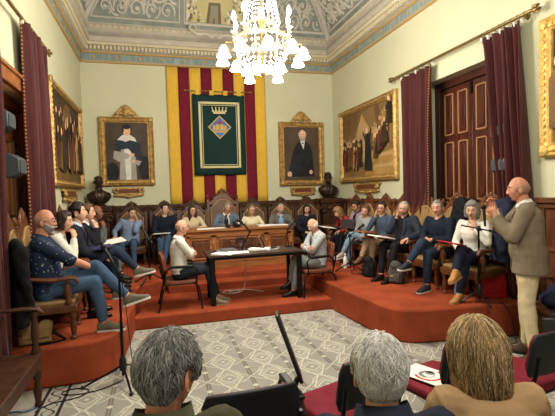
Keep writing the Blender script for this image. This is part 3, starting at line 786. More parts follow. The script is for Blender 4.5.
        # lapels and collar
        def fr(a, x):
            c, X, Y, Ud = spine(a); rx, ry = [(q[1], q[2]) for q in TOR if q[0] >= a-.03][0]; rx = rx*g+.03; ry = ry*g+.032+belly*gs(a-.12, .13)+(.02*gs(a-.33, .06) if fe else 0); xx = max(-.95*rx, min(.95*rx, x)); return c+X*x+Y*(ry*math.sqrt(1-(xx/rx)**2))
        lo = .20
        for sg in (1, -1):
            L_, R_ = [], []
            for q in range(7):
                a = lo+(.47-lo)*q/6; w = (open_*.8 if open_ > .05 else 0)+(.062-(open_*.8 if open_ > .05 else 0))*(a-lo)/(.49-lo); wd = .05*math.sin(min(1, (q+.4)/5)*PI*.62); L_.append(fr(a, sg*w)); R_.append(fr(a, sg*(w+wd)))
            b0 = len(t.v); t.v += L_+R_
            for q in range(6): t.f.append((b0+q, b0+q+1, b0+8+q, b0+7+q)); t.m.append(0)
        collar_into(t, spine, .014, .026, .472)
        o = t.build('jacket', top, root, smooth=180, recalc=False); sd = o.modifiers.new('thick', 'SOLIDIFY'); sd.thickness = .007; sd.offset = -1
    else:
        if inner:
            t, _ = garment('undershirt', inner, .008, -.05, neckline, 'long', .0); collar_into(t, spine, .0); t.build('shirt', inner, root, smooth=180)
        inf = {'shirt': .013, 'sweater': .018, 'coat': .034}[topkind]
        t, _ = garment('top', top, inf, -.06, neckline if topkind != 'sweater' else .495, sleeve, .006 if topkind != 'coat' else .008, cuff=.006 if topkind == 'coat' else .0)
        if collar: collar_into(t, spine, .006 if topkind != 'coat' else .016, .032 if topkind != 'coat' else .052, .49 if topkind != 'coat' else .505)
        t.build({'shirt': 'shirt', 'sweater': 'sweater', 'coat': 'coat'}[topkind], top, root, smooth=180)
    # ---------------- hair, beard, glasses
    if hair:
        mb = MB(); hair_into(mb, hair[0], k['H'], k['R'], 1., hair[2], hair[3], wide, seed, 0, 72 if near else 52, 44 if near else 32, 1.1 if strands else .5)
        ms = [HM]
        if strands:
            ms = [HM]+list(strands[2]); strands_into(mb, hair[0], k['H'], k['R'], 1., hair[2], hair[3], wide, strands[0], strands[1], list(range(1, len(ms)))+[0], rnd, strands[3])
        mb.build('hair', ms, root, smooth=180)
    if beard:
        mb = MB(); hair_into(mb, 'beard', k['H'], k['R'], 1., beard[1], .1, wide, seed)
        mb.tube([k['H']+k['R'] @ V((x, .103-abs(x)*.55, -.052-abs(x)*.35)) for x in (-.03, -.015, 0, .015, .03)], [.004, .006, .006, .006, .004], 6)
        mb.build('beard', HAIRS[beard[0]], root, smooth=180)
    if glasses:
        mb = MB(); H, Rm = k['H'], k['R']
        for sg in (1, -1):
            pts = [H+Rm @ V((sg*.033*wide+.022*math.cos(a), .098-.006*abs(math.cos(a)), .002+.017*math.sin(a))) for a in [2*PI*q/12 for q in range(12)]]
            mb.tube(pts, .0022, 5, closed=True); mb.tube([H+Rm @ V((sg*.056*wide, .092, .006)), H+Rm @ V((sg*.074*wide, .06, .008)), H+Rm @ V((sg*.079*wide, -.01, .006))], .002, 5)
        mb.tube([H+Rm @ V((-.011, .099, .006)), H+Rm @ V((0, .103, .008)), H+Rm @ V((.011, .099, .006))], .002, 5)
        mb.build('glasses', glasses, root, smooth=180)
    root['hz'] = round(hz*s, 3)
    return root, k, s
def collar_into(t, spine, off=.0, h=.03, t0=.49):
    """standing collar round the neck, open at the front"""
    n = 20; a0, a1 = R(112), R(428); lo, hi, ou = [], [], []
    for i in range(n+1):
        a = a0+(a1-a0)*i/n; c, X, Y, U = spine(t0); c2 = spine(t0+.015+h)[0]; r = .066+off; dip = .022*max(0, math.sin(a))
        lo.append(c+X*((r+.012)*math.cos(a))+Y*((r+.006)*math.sin(a))-U*dip); hi.append(c2+X*((r+.002)*math.cos(a))+Y*((r+.004)*math.sin(a))-U*dip*1.6); ou.append(c+X*((r+.024)*math.cos(a))+Y*((r+.022)*math.sin(a))-U*(dip*1.6-.004))
    b = len(t.v); t.v += lo+hi+ou
    for i in range(n):
        for p, q in ((0, n+1), (n+1, 2*n+2)): t.f.append((b+p+i, b+p+i+1, b+q+i+1, b+q+i)); t.m.append(0)
# ------------------------------------------------------------------ framed paintings
def paint(name, rgb, rgb2=None, sc=5): return mat('oil_'+name, s2l(*rgb), .6, c2=s2l(*(rgb2 or [min(255, int(c*1.25)) for c in rgb])), vscale=sc, spec=.2)
class Cv:
    """flat painted shapes on a canvas, in u, v with the centre at 0"""
    def __init__(s): s.mb = MB(); s.k = 0; s.mats = []
    def mi(s, m):
        if m not in s.mats: s.mats.append(m)
        return s.mats.index(m)
    def poly(s, pts, m):
        s.k += 1; s.mb.add([(u, -.024-.0004*s.k, v) for u, v in pts], [tuple(range(len(pts)))], s.mi(m))
    def ell(s, u, v, a, b, m, rot=0, n=14):
        c, q = math.cos(rot), math.sin(rot); s.poly([(u+a*math.cos(t)*c-b*math.sin(t)*q, v+a*math.cos(t)*q+b*math.sin(t)*c) for t in [2*PI*i/n for i in range(n)]], m)
def scroll_mb(pts, r=.018):
    mb = MB(); mb.tube(pts, r, 6, rnd=True, flat=.7); return mb
def picture(loc, rz, w, h, fw, draw, label, bg, crest=True, plaque=True, gold=GOLD):
    root = empty('framed_painting', loc, rz, label, 'painting')
    mb = MB(); rects = [(0, .0), (0, .055), (.02, .075), (fw*.3, .06), (fw*.45, .075), (fw*.62, .07), (fw*.8, .045), (fw*.92, .05), (fw, .03), (fw, .0)]
    rings = []
    for o, d in rects: rings.append([V((x*(w/2-o), -d, z*(h/2-o))) for x, z in ((-1, -1), (1, -1), (1, 1), (-1, 1))])
    mb.loft(rings, 0, cap=False)
    for sgn in (-1, 1):
        for i in range(int(w/.07)):
            u = -w/2+(i+.5)*w/int(w/.07); mb.ball((u, -.07, sgn*(h/2-fw*.5)), (.028, .018, .02), 6)
        for i in range(int(h/.07)):
            v = -h/2+(i+.5)*h/int(h/.07); mb.ball((sgn*(w/2-fw*.5), -.07, v), (.02, .018, .028), 6)
    for x in (-1, 1):
        for z in (-1, 1): mb.ball((x*(w/2-fw*.45), -.07, z*(h/2-fw*.45)), (.06, .03, .06), 8)
    mb.build('frame', gold, root, smooth=35)
    c = Cv(); iw, ih = w/2-fw+.01, h/2-fw+.01
    c.poly([(-iw, -ih), (iw, -ih), (iw, ih), (-iw, ih)], bg)
    draw(c, iw, ih)
    mb = c.mb; mb.box((0, -.012, 0), (2*iw, .02, 2*ih), 0)
    mb.build('canvas', c.mats, root, smooth=0, recalc=False)
    if crest:
        mb = MB(); z0 = h/2-.02
        mb.ball((0, -.05, z0+.14), (.10, .035, .12), 12); mb.ball((0, -.08, z0+.14), (.055, .02, .075), 10)
        for s in (-1, 1):
            mb.tube([(s*(.08+.16*t), -.05, z0+.05*(1-t)**1.5+.035+.03*math.sin(t*7)) for t in [i/8 for i in range(9)]], [.035-.002*i for i in range(9)], 6, rnd=True, flat=.7)
            for k in range(4): mb.ball((s*(.07+.035*k), -.055, z0+.20-.035*k), (.03, .02, .045), 6, 0, Matrix.Rotation(-s*(.5+.3*k), 3, 'Y'))
        for k in range(5): mb.ball((-.08+.04*k, -.05, z0+.245-.02*abs(k-2)), (.02, .02, .035), 6)
        mb.build('crest', GOLD, root)
    if plaque:
        mb = MB(); z0 = -h/2-.11; pw = min(.3, w*.28) if crest else .55
        mb.box((0, -.035, z0), (2*pw*.8, .04, .10), 1); mb.box((0, -.03, z0+.06), (2*pw, .06, .035), 0); mb.box((0, -.03, z0-.06), (1.6*pw, .06, .03), 0)
        for s in (-1, 1):
            mb.tube([(s*(pw*.82+.05*math.cos(a)*(1-a/9)), -.05, z0+.065*math.sin(a)*(1-a/9)) for a in [q*.6 for q in range(10)]], .022, 6, rnd=True)
            for k in range(5): mb.ball((s*pw*(.15+.18*k), -.04, z0-.075-.03*(1-k/5)), (.04, .03, .03), 6)
        mb.ball((0, -.04, z0-.12), (.06, .03, .03), 8)
        mb.build('plaque', (GOLD, mat('plaque_brown', s2l(104, 58, 34), .5)), root)
    return root
SK = paint('skin', (196, 156, 128)); OBG = paint('umber', (62, 52, 44), (84, 72, 60), 2); OBG2 = paint('brown_ground', (70, 58, 46), (92, 76, 58), 2)
OBLK = paint('black', (26, 26, 30), (40, 40, 44)); OBLU = paint('slate_black', (34, 42, 52), (46, 56, 66)); OWHT = paint('white', (206, 204, 196), (226, 224, 216)); OGRY = paint('warm_grey', (150, 146, 136), (172, 168, 158))
def friar(c, w, h):
    c.ell(-.30, -.42, .13, .2, OBLK); c.ell(.33, -.35, .12, .26, OBLK)
    c.poly([(-.17, -h), (.17, -h), (.16, -.15), (.10, .22), (-.10, .22), (-.14, -.1)], OGRY)          # habit
    c.poly([(-.04, -h), (.06, -h), (.07, .1), (-.06, .1)], OWHT)
    c.poly([(-.25, -.05), (-.21, .25), (-.06, .34), (.12, .32), (.27, .12), (.30, -.22), (.15, -.1), (.02, .06), (-.12, .04)], OBLU)   # cape
    c.poly([(-.19, .24), (-.10, .33), (-.02, .36), (.06, .35), (.16, .28), (.19, .20), (.06, .24), (-.02, .20), (-.10, .23)], OWHT)
    c.poly([(-.26, .02), (-.28, -.14), (-.16, -.22), (.02, -.13), (.06, -.07), (-.02, -.03)], OGRY); c.poly([(.28, -.2), (.22, -.30), (.08, -.22), (.08, -.17)], OGRY)
    c.ell(.09, -.07, .05, .03, SK, .6); c.ell(.10, -.20, .05, .03, SK, -.3); c.poly([(.08, -.05), (.14, -.02), (.19, .08), (.15, .1)], OBLU)
    c.ell(.0, .43, .078, .105, SK); c.ell(.0, .51, .082, .05, OBLK); c.ell(-.07, .45, .02, .07, OBLK)
    for s in (-.028, .035): c.ell(s, .445, .013, .007, OBLK)
    c.ell(.005, .385, .025, .006, paint('lip', (150, 92, 80)))
def suit(c, w, h):
    c.poly([(-.22, -h+.05), (.30, -h+.05), (.27, .0), (.21, .22), (.05, .32), (-.10, .26), (-.20, .08), (-.28, -.25)], OBLK)
    c.poly([(-.28, -.22), (-.34, -.42), (-.22, -.45), (-.16, -.2)], OBLU); c.ell(-.30, -.46, .055, .06, SK); c.ell(.22, -.42, .04, .05, SK)
    c.poly([(-.03, .30), (.09, .31), (.05, .10)], OWHT); c.poly([(.0, .26), (.07, .26), (.035, .22)], OBLK)
    c.ell(.03, .44, .085, .115, SK); c.ell(.03, .36, .075, .06, OGRY); c.ell(.03, .385, .04, .02, SK); c.ell(-.05, .45, .02, .05, OGRY); c.ell(.11, .45, .018, .05, OGRY)
    for s in (0, .06): c.ell(s, .455, .013, .007, OBLK)
    c.poly([(-w, -h), (w, -h), (w, -h+.1), (-w, -h+.08)], OBG)
OCH = paint('ochre', (150, 116, 62), (176, 142, 84), 3); OCD = paint('dark_ochre', (96, 72, 42), (120, 92, 54), 3); ORED = paint('red', (92, 44, 34), (120, 60, 44), 12); OBRN = paint('deep_brown', (52, 38, 28), (70, 52, 36)); OTAN = paint('tan', (170, 138, 92), (190, 158, 112), 3)
def fig(c, r, u, v, s, m, hm):
    """a small robed painted figure with head, arm and fold"""
    ln = r.uniform(-.03, .03)
    c.poly([(u-.09*s, v), (u+.10*s, v), (u+.075*s+ln, v+.27*s), (u+.05*s+ln, v+.40*s), (u-.05*s+ln, v+.41*s), (u-.085*s+ln, v+.25*s)], m); c.ell(u+ln, v+.46*s, .034*s, .046*s, hm)
    c.poly([(u+ln-.05*s, v+.38*s), (u+ln+r.choice((-.16, .15))*s, v+r.uniform(.2, .4)*s), (u+ln-.02*s, v+.28*s)], m)
    c.poly([(u-.02*s, v), (u+.03*s, v), (u+.01*s+ln, v+.34*s)], r.choice((OCD, OBRN, OBLK, OTAN)))
def crowd(c, w, h):
    r = random.Random(5)
    c.poly([(-w, h), (-w, .1), (-.3, .38), (-.1, h)], OCD); c.poly([(-.62, -.1), (-.15, .58), (.30, .1), (.38, -.4), (-.55, -.4)], OTAN); c.poly([(.35, h), (.5, .1), (.62, .1), (.55, h)], OCD)
    c.poly([(-.10, -h), (.35, -.3), (w, -.22), (w, -h)], OCH)
    for k in range(4): c.poly([(.2+.1*k, -h+.04+.1*k), (w, -h+.04+.1*k), (w, -h+.10+.1*k), (.22+.1*k, -h+.10+.1*k)], OTAN if k % 2 else OCH)
    for k in range(9): fig(c, r, -w+.1+k*.1, -h+.42+r.uniform(-.04, .05), r.uniform(.7, .85), r.choice((OBRN, OCD, OCH, OBRN)), r.choice((SK, OTAN, OCH)))
    for k in range(9): fig(c, r, -w+.08+k*.10+r.uniform(-.03, .03), -h+.12+r.uniform(0, .14), r.uniform(.85, 1.15), r.choice((OBRN, OBLK, ORED, OCD, OBRN, OCH)), r.choice((SK, OTAN)))
    for k in range(9): fig(c, r, .34+.085*k, -.20+.055*k+r.uniform(-.05, .05), r.uniform(.75, .95), r.choice((ORED, OBRN, OTAN, OBLK, OCH, OBRN, OCD)), r.choice((SK, OTAN)))
    c.poly([(.02, -h+.12), (.30, -h+.10), (.27, -.1), (.22, .15), (.08, .15), (.05, -.15)], OBLK); c.ell(.14, .20, .045, .06, SK)
    c.poly([(.06, .10), (-.02, .22), (-.04, .20), (.05, .0)], OBLK); c.poly([(.22, .10), (.30, .24), (.33, .22), (.25, .0)], OBLK)
    for k in range(5): fig(c, r, .45+.10*k, -.34+.06*k, .9, r.choice((ORED, OBRN, OCD)), SK)
def scene_dark(c, w, h):
    r = random.Random(9)
    c.poly([(-w, h), (w, h), (w, .35), (-w, .2)], OBRN); c.ell(.1, .35, .35, .25, OCD); c.poly([(-w, -h), (w, -h), (w, -h+.35), (-w, -h+.3)], OCD)
    for k in range(15): fig(c, r, -w+.12+k*.145, -h+.45+r.uniform(0, .12), r.uniform(.9, 1.2), r.choice((OBRN, OCD, OBRN)), r.choice((SK, OTAN, OCD)))
    for k in range(12): fig(c, r, -w+.14+k*.18+r.uniform(-.04, .04), -h+.12+r.uniform(0, .12), r.uniform(1.2, 1.6), ORED if k in (6, 7) else OTAN if k == 9 else r.choice((OBRN, OBLK, OCD, OBRN)), r.choice((SK, OTAN, OCD)))
picture((-.585, D-.005, 2.62), 0, 1.07, 1.42, .125, friar, 'gilt-framed portrait of a friar in white habit and dark cape', OBG)
picture((3.235, D-.005, 2.555), 0, 1.09, 1.46, .125, suit, 'gilt-framed portrait of a bald white-bearded man in black suit', OBG2)
picture((XR-.005, 7.72, 2.63), -PI/2, 2.36, 1.56, .12, crowd, 'large gilt-framed painting of a crowd on steps beside the bust', paint('sepia', (112, 88, 54), (136, 108, 68), 2), False)
picture((XL+.005, 7.60, 2.61), PI/2, 2.42, 1.50, .10, scene_dark, 'gilt-framed dark painting of standing figures on the left wall', paint('sepia_dark', (74, 56, 38), (96, 74, 48), 2), False)
picture((XR-.005, 2.55, 2.70), -PI/2, 2.26, 1.46, .15, scene_dark, 'gilt frame cut off by the right edge of the photo', OCD, False, False, mat('pale_gilt', s2l(206, 170, 96), .5, .4, var=.25, vscale=14, bump=.7, bscale=45, bdist=.012))
# ------------------------------------------------------------------ striped wall hanging and green banner
YEL = cloth('flag_yellow', (214, 172, 66), .05, bump=.15); MAR = cloth('flag_crimson', (108, 26, 44), .08, bump=.15)
root = empty('striped_flag', (1.33, D-.03, 2.95), 0, 'tall wall hanging of yellow and crimson vertical stripes', 'flag')
for k in range(9):
    mb = MB(); w = 2.15/9; nz = 14; nu = 4
    vs = [(-1.075+w*(k+i/nu), -.012*math.sin((k+i/nu)*2.1+j*.1)-.01, -1.47+2.93*j/nz) for j in range(nz+1) for i in range(nu+1)]
    mb.add(vs, [(j*(nu+1)+i, j*(nu+1)+i+1, (j+1)*(nu+1)+i+1, (j+1)*(nu+1)+i) for j in range(nz) for i in range(nu)], 0)
    o = mb.build('stripe', YEL if k % 2 == 0 else MAR, root, smooth=180, recalc=False); o['label'] = 'yellow stripe' if k % 2 == 0 else 'crimson stripe'
    sd = o.modifiers.new('t', 'SOLIDIFY'); sd.thickness = .006
GRN = cloth('banner_green', (26, 52, 50), .1, bump=.2); GTHR = mat('gold_thread', s2l(206, 196, 148), .7); BLUE = cloth('shield_blue', (70, 112, 168), .06, bump=.1); GOLDY = mat('gold_cloth', s2l(206, 170, 70), .6); REDC = mat('red_cloth', s2l(170, 44, 36), .7)
root = empty('green_banner', (1.34, D-.10, 2.97), 0, 'dark green banner with gold border and crowned blue diamond shield', 'banner')
mb = MB(); bw, bh = .57, .87; nu, nz = 12, 16
vs = [(-bw+2*bw*i/nu, -.014*math.sin(i*.9)-.01*math.sin(j*.5+i), -bh+2*bh*j/nz) for j in range(nz+1) for i in range(nu+1)]
mb.add(vs, [(j*(nu+1)+i, j*(nu+1)+i+1, (j+1)*(nu+1)+i+1, (j+1)*(nu+1)+i) for j in range(nz) for i in range(nu)], 0)
o = mb.build('cloth', GRN, root, smooth=180, recalc=False); sd = o.modifiers.new('t', 'SOLIDIFY'); sd.thickness = .008
mb = MB(); a, b = .42, .69
for s in (-1, 1): mb.box((s*a, -.036, -.01), (.045, .012, 2*b+.045)); mb.box((0, -.036, -.01+s*b), (2*a, .012, .045))
for s in (-1, 1): mb.box((s*(a-.05), -.036, -.01), (.012, .01, 2*b-.06)); mb.box((0, -.036, -.01+s*(b-.05)), (2*a-.1, .01, .012))
mb.build('gold_border', GTHR, root)
mb = MB(); q = .255; zc = .16
def dm(r, y0, y1, m): mb.prism([(0, zc-r), (r, zc), (0, zc+r), (-r, zc)], y0, y1, m, lambda u, v, w: (u, w, v))
dm(q, -.04, -.03, 1); dm(q-.03, -.046, -.036, 0)
def tower(u, v, s, m):
    mb.box((u, -.05, v), (.06*s, .01, .13*s), m)
    for k in (-1, 0, 1): mb.box((u+k*.024*s, -.05, v+.075*s), (.014*s, .01, .03*s), m)
    mb.box((u, -.056, v-.035*s), (.02*s, .006, .05*s), 0)
for u, s in ((-.12, .9), (-.045, 1.15), (.045, 1.15), (.12, .9)): tower(u, zc-.04, s, 1)
mb.box((0, -.05, zc+.10), (.07, .01, .07), 2); mb.box((0, -.05, zc-.11), (.2, .008, .02), 1)
mb.build('shield', (BLUE, GOLDY, REDC), root, smooth=0)
mb = MB(); mb.box((0, -.04, zc+.31), (.26, .012, .045))
for k in range(5): mb.prism([(-.13+.065*k-.03, zc+.33), (-.13+.065*k+.03, zc+.33), (-.13+.065*k+(k-2)*.012, zc+.42)], -.046, -.034, 0, lambda u, v, w: (u, w, v)); mb.ball((-.13+.065*k+(k-2)*.012, -.04, zc+.42), .018, 6)
mb.build('crown', GTHR, root)
for k in range(4):
    mb = MB(); mb.box((-.45+.30*k, -.005, bh+.03), (.09, .03, .10)); mb.build('hanging_loop', YEL, root)
mb = MB(); mb.tube([(-.70, -.005, bh+.065), (.70, -.005, bh+.065)], .012, 8); mb.build('rod', BRASS, root)
for s in (-1, 1):
    mb = MB(); mb.ball((s*.71, -.005, bh+.065), (.03, .024, .024), 8); mb.build('rod_finial', BRASS, root)
# ------------------------------------------------------------------ busts on pedestals
def bust(x, y, rz, label, hairy):
    root = empty('bust', (x, y, 1.515), rz, label, 'bust', None)
    mb = MB()
    def ring(z, rx, ry, dy): return [V((rx*math.cos(2*PI*i/16), dy+ry*math.sin(2*PI*i/16), z)) for i in range(16)]
    mb.loft([ring(.05, .12, .09, 0), ring(.09, .18, .11, 0), ring(.17, .235, .13, 0), ring(.24, .225, .125, .0), ring(.285, .15, .10, .0), ring(.31, .075, .075, 0), ring(.37, .062, .066, -.01), ring(.41, .06, .07, -.02)])
    head_into(mb, V((0, -.03, .475)), Matrix.Rotation(PI, 3, 'Z'), 1.0, m0=0, single=True)
    if hairy == 'beard': mb.ball((0, -.09, .40), (.06, .05, .07), 10)
    mb.ball((0, .0, .54), (.082, .10, .06), 12); mb.ball((0, .03, .48), (.08, .08, .08), 10)
    for s in (-1, 1):       # lapels
        mb.tube([(s*.05, -.09, .32), (s*.07, -.125, .22), (s*.02, -.13, .10)], [.025, .03, .015], 6, rnd=True, flat=.5)
    mb.build('figure', BRONZE, root, smooth=180)
    mb = MB(); mb.lathe([(.13, 0), (.14, .015), (.10, .035), (.085, .055)], n=16); mb.build('socle', BRONZE, root)
    p = empty('pedestal', (x, y, PZ), 0, 'carved dark wood pedestal under the '+('left' if x < 1 else 'right')+' corner bust', 'pedestal')
    mb = MB(); mb.box((0, 0, .08), (.50, .44, .16)); mb.box((0, 0, .19), (.46, .38, .06)); mb.build('base', WOODD, p, bev=.01)
    mb = MB(); mb.box((0, 0, .56), (.38, .32, .70)); mb.box((0, -.165, .56), (.24, .02, .5)); mb.build('shaft', WOODD, p, bev=.008)
    mb = MB(); mb.box((0, 0, .94), (.42, .36, .06)); mb.box((0, 0, 1.0), (.46, .40, .05)); mb.box((0, 0, 1.07), (.50, .44, .05)); mb.box((0, 0, 1.12), (.52, .46, .05))
    for s in (-1, 1):
        mb.tube([(s*(.20+.06*math.cos(a)), -.19, .90+.06*math.sin(a)) for a in [q*.7 for q in range(9)]], .022, 6)
    mb.ball((0, -.19, .93), (.09, .03, .06), 8); mb.build('capital', WOODD, p, bev=.006)
bust(-1.14, 9.12, R(12), 'dark bronze bust beside the friar portrait', None)
bust(3.77, 9.12, R(-12), 'dark bronze bearded bust beside the portrait of the white-bearded man', 'beard')
# ------------------------------------------------------------------ carved chairs
LEATH = mat('tan_leather', s2l(146, 116, 76), .5, var=.12, vscale=8, bump=.2, bscale=60); LEATB = mat('brown_leather', s2l(96, 70, 48), .5, var=.15, vscale=8, bump=.2, bscale=60)
STUD = mat('pale_stud_trim', s2l(172, 140, 96), .5)
def throne(label, loc, rz, group, sh=.40, w=.56, bh=1.22, up=LEATH, wood=WOOD, sc=1.):
    root = empty('carved_armchair', loc, rz, label, 'chair', group, sc)
    dp = .50
    mb = MB(); mb.box((0, 0, sh-.075), (w, dp, .07)); mb.box((0, dp/2-.005, sh-.08), (w-.06, .03, .09)); mb.build('seat_rail', wood, root, bev=.01)
    mb = MB(); mb.box((0, .0, sh-.02), (w-.05, dp-.03, .05)); so = mb.build('seat_cushion', up, root, bev=.022)
    mb = MB()
    for x in (-1, 1): mb.box((x*(w/2-.03), 0, sh-.045), (.012, dp-.05, .012))
    mb.box((0, dp/2-.025, sh-.045), (w-.06, .012, .012)); mb.build('seat_braid', STUD, so)
    legp = [(.026, 0), (.03, .02), (.018, .04), (.026, .08), (.032, .14), (.02, .19), (.03, .21), (.034, .23), (.03, sh-.11)]
    for x in (-1, 1):
        mb = MB(); mb.lathe(legp, (x*(w/2-.04), dp/2-.04, 0), 10); mb.build('leg', wood, root)
        mb = MB(); mb.box((x*(w/2-.04), -dp/2+.03, (sh-.1)/2), (.05, .05, sh-.1)); mb.build('leg', wood, root)
    yb = -dp/2+.02; lean = Matrix.Rotation(R(7), 3, 'X'); o0 = V((0, yb, sh-.08))
    T = lambda u, v, q: o0+lean @ V((u, q, v)); H = bh-sh+.08
    mb = MB()
    for x in (-1, 1):
        mb.prism([(x*(w/2)-.028, 0), (x*(w/2)+.028, 0), (x*(w/2)+.028, H*.80), (x*(w/2)-.028, H*.80)], -.03, .03, 0, lambda u, v, q: T(u, v, q))
    top = [(-w/2+.02, H*.70), (-w/2+.02, H*.76), (-w*.36, H*.80), (-w*.26, H*.86), (-w*.14, H*.90), (0, H*.94), (w*.14, H*.90), (w*.26, H*.86), (w*.36, H*.80), (w/2-.02, H*.76), (w/2-.02, H*.70), (w*.3, H*.72), (w*.16, H*.79), (0, H*.82), (-w*.16, H*.79), (-w*.3, H*.72)]
    mb.prism(top, -.025, .025, 0, lambda u, v, q: T(u, v, q)); mb.prism([(-w/2, .10), (w/2, .10), (w/2, .19), (-w/2, .19)], -.022, .022, 0, lambda u, v, q: T(u, v, q))
    bf = mb.build('back_frame', wood, root, bev=.006)
    mb = MB(); mb.ball(T(0, H*.93, 0), (.055, .03, .05), 10)
    for x in (-1, 1):
        mb.tube([T(x*(.04+.16*t), H*(.955-.12*t)+.022*math.sin(t*8), 0) for t in [i/8 for i in range(9)]], [.030-.0016*i for i in range(9)], 6, rnd=True, flat=.7)
        mb.ball(T(x*.045, H*.975, 0), (.028, .02, .032), 6)
        for q in range(3): mb.ball(T(x*(.08+.055*q), H*(.955-.045*q), 0), (.02, .018, .028), 6)
    mb.ball(T(0, H*.99, 0), (.026, .02, .045), 8); mb.build('crest', wood, bf)
    for x in (-1, 1):
        mb = MB(); mb.lathe([(.03, 0), (.036, .02), (.016, .035), (.03, .06), (.034, .08), (.02, .10), (.01, .125)], T(x*w/2, H*.80, 0), 10, 0, lean); mb.build('finial', wood, bf)
    pan = [(-w/2+.04, .19), (w/2-.04, .19), (w/2-.04, H*.66), (w*.34, H*.70), (w*.2, H*.78), (w*.08, H*.81), (-w*.08, H*.81), (-w*.2, H*.78), (-w*.34, H*.70), (-w/2+.04, H*.66)]
    mb = MB(); mb.prism(pan, -.02, .03, 0, lambda u, v, q: T(u, v, q)); bp = mb.build('backrest', up, root, bev=.012)
    mb = MB(); mb.tube([T(u, v, .030) for u, v in [(u*.97, .19+(v-.19)*.985+.005) for u, v in pan]], .010, 5, closed=True); mb.build('stud_trim', STUD, bp)
    for x in (-1, 1):
        X = x*(w/2+.005); az = sh+.20
        mb = MB(); mb.tube([(X, yb+.02, az+.04), (X, -.08, az+.02), (X, .08, az), (X, dp/2-.06, az+.012), (X, dp/2-.01, az+.005), (X, dp/2+.01, az-.025)], [.022, .026, .03, .03, .032, .022], 8, rnd=True, flat=.75, hint=(1, 0, 0)); ar = mb.build('armrest', wood, root)
        mb = MB(); mb.lathe([(.024, 0), (.03, .02), (.018, .05), (.036, .11), (.03, .15), (.018, .17), (.026, .2)], (X, dp/2-.07, sh-.02), 10); mb.build('arm_post', wood, ar)
    return root
G1 = 'carved armchairs along the back wall'; G2 = 'carved armchairs on the left platform'; G3 = 'carved armchairs on the right platform'
cb = throne('carved brown armchair holding the man in light blue shirt', (-.53, 8.72, PZ), PI, G1, .34, .54, 1.20, LEATB, WOODD)
for x, who in ((.11, 'man in dark navy sweater by the flag'), (.69, 'woman with long dark hair and glasses'), (1.97, 'woman in cream top with necklace'), (2.60, 'grey-haired man in grey jacket and blue shirt'), (3.21, 'dark-haired woman in black top')):
    dup(cb, (x, 8.72, PZ), PI, 'carved brown armchair behind the '+who, G1)
throne('tallest carved chair, crest above the man in the middle of the desk', (1.32, 8.76, PZ), PI, None, .36, .62, 1.42, LEATB, WOOD)
cl = throne('carved armchair under the bald bearded man in jeans', (-1.04, 4.52, PZ), R(-84), G2, .37, .56, 1.20)
for y, who in ((5.12, 'carved armchair behind the woman with a hand on her mouth'), (5.75, 'carved armchair behind the young man in dark suit'), (6.32, 'carved armchair behind the dark-jacketed man touching his chin'), (6.92, 'carved armchair behind the bald man in grey suit'), (7.55, 'empty carved armchair at the far end of the left row')):
    dup(cl, (-1.08, y, PZ), R(-90), who, G2)
cr = throne('carved armchair under the woman in white blouse', (3.62, 4.28, PZ), R(100), G3, .37, .56, 1.22)
for y, who in ((4.95, 'man in navy sweater'), (5.62, 'grey-haired man in dark jacket'), (6.25, 'man with glasses in blue-grey shirt'), (6.86, 'person in grey hoodie'), (7.46, 'person in lilac cardigan'), (8.06, 'curly-haired woman in red top')):
    dup(cr, (3.62, y, PZ), R(92), 'carved tan-backed armchair behind the '+who, G3)
# ------------------------------------------------------------------ long carved desk
root = empty('carved_desk', (1.39, 7.52, PZ), 0, 'long carved wooden desk with panelled front and crest, before the back row', 'desk')
dw, dd, dh = 1.94, .66, .69
mb = MB(); mb.box((0, dd/2, dh-.02), (dw+.06, dd+.06, .04)); mb.box((0, dd/2, dh-.06), (dw, dd, .04)); mb.build('desk_top', WOODL, root, bev=.01)
mb = MB(); mb.box((0, .03, dh/2-.03), (dw-.06, .05, dh-.09)); mb.box((0, .0, dh-.11), (dw-.03, .05, .05)); mb.box((0, -.01, .05), (dw, .09, .10)); mb.box((0, 0, .125), (dw-.02, .06, .035))
for x in (-.94, -.48, .48, .94): mb.box((x, .005, dh/2-.03), (.10, .06, dh-.14)); mb.box((x, -.02, dh-.19), (.07, .03, .05)); mb.ball((x, -.03, dh-.27), (.03, .02, .07), 8)
mb.build('front_panel', WOODL, root, bev=.008)
for x, w in ((-.71, .34), (0, .82), (.71, .34)):
    mb = MB(); mb.box((x, .0, .35), (w, .03, .34)); mb.box((x, -.012, .35), (w-.08, .03, .26)); pf = mb.build('raised_panel', WOOD, root, bev=.01)
    mb = MB()
    for s in (-1, 1): mb.box((x+s*(w/2), -.005, .35), (.03, .045, .37)); mb.box((x, -.005, .35+s*.17), (w+.03, .045, .03))
    mb.build('panel_moulding', WOODL, pf, bev=.006)
mb = MB(); mb.ball((0, -.03, .34), (.085, .03, .11), 12); mb.ball((0, -.05, .34), (.05, .02, .07), 10)
for k in range(5): mb.ball((-.08+.04*k, -.03, .49+.012*(2-abs(k-2))), (.022, .02, .045), 6)
mb.box((0, -.03, .45), (.19, .03, .03))
for s in (-1, 1):
    for q, (a, b) in enumerate(((.26, .06), (.22, -.10), (.16, .12))):
        mb.tube([(s*(.07+a*t), -.03, .34+b*t+.04*math.sin(t*6+q)) for t in [i/9 for i in range(10)]], [.03-.002*i for i in range(10)], 6, rnd=True, flat=.7)
    for k in range(6): mb.ball((s*(.12+.035*k), -.035, .30+.05*math.sin(k*1.7)), (.03, .018, .025), 6)
mb.build('carved_crest', WOODD, root)
for s in (-1, 1):
    mb = MB(); mb.box((s*(dw/2-.02), dd/2+.02, dh/2-.04), (.05, dd-.04, dh-.08)); mb.build('side_panel', WOOD, root, bev=.006)
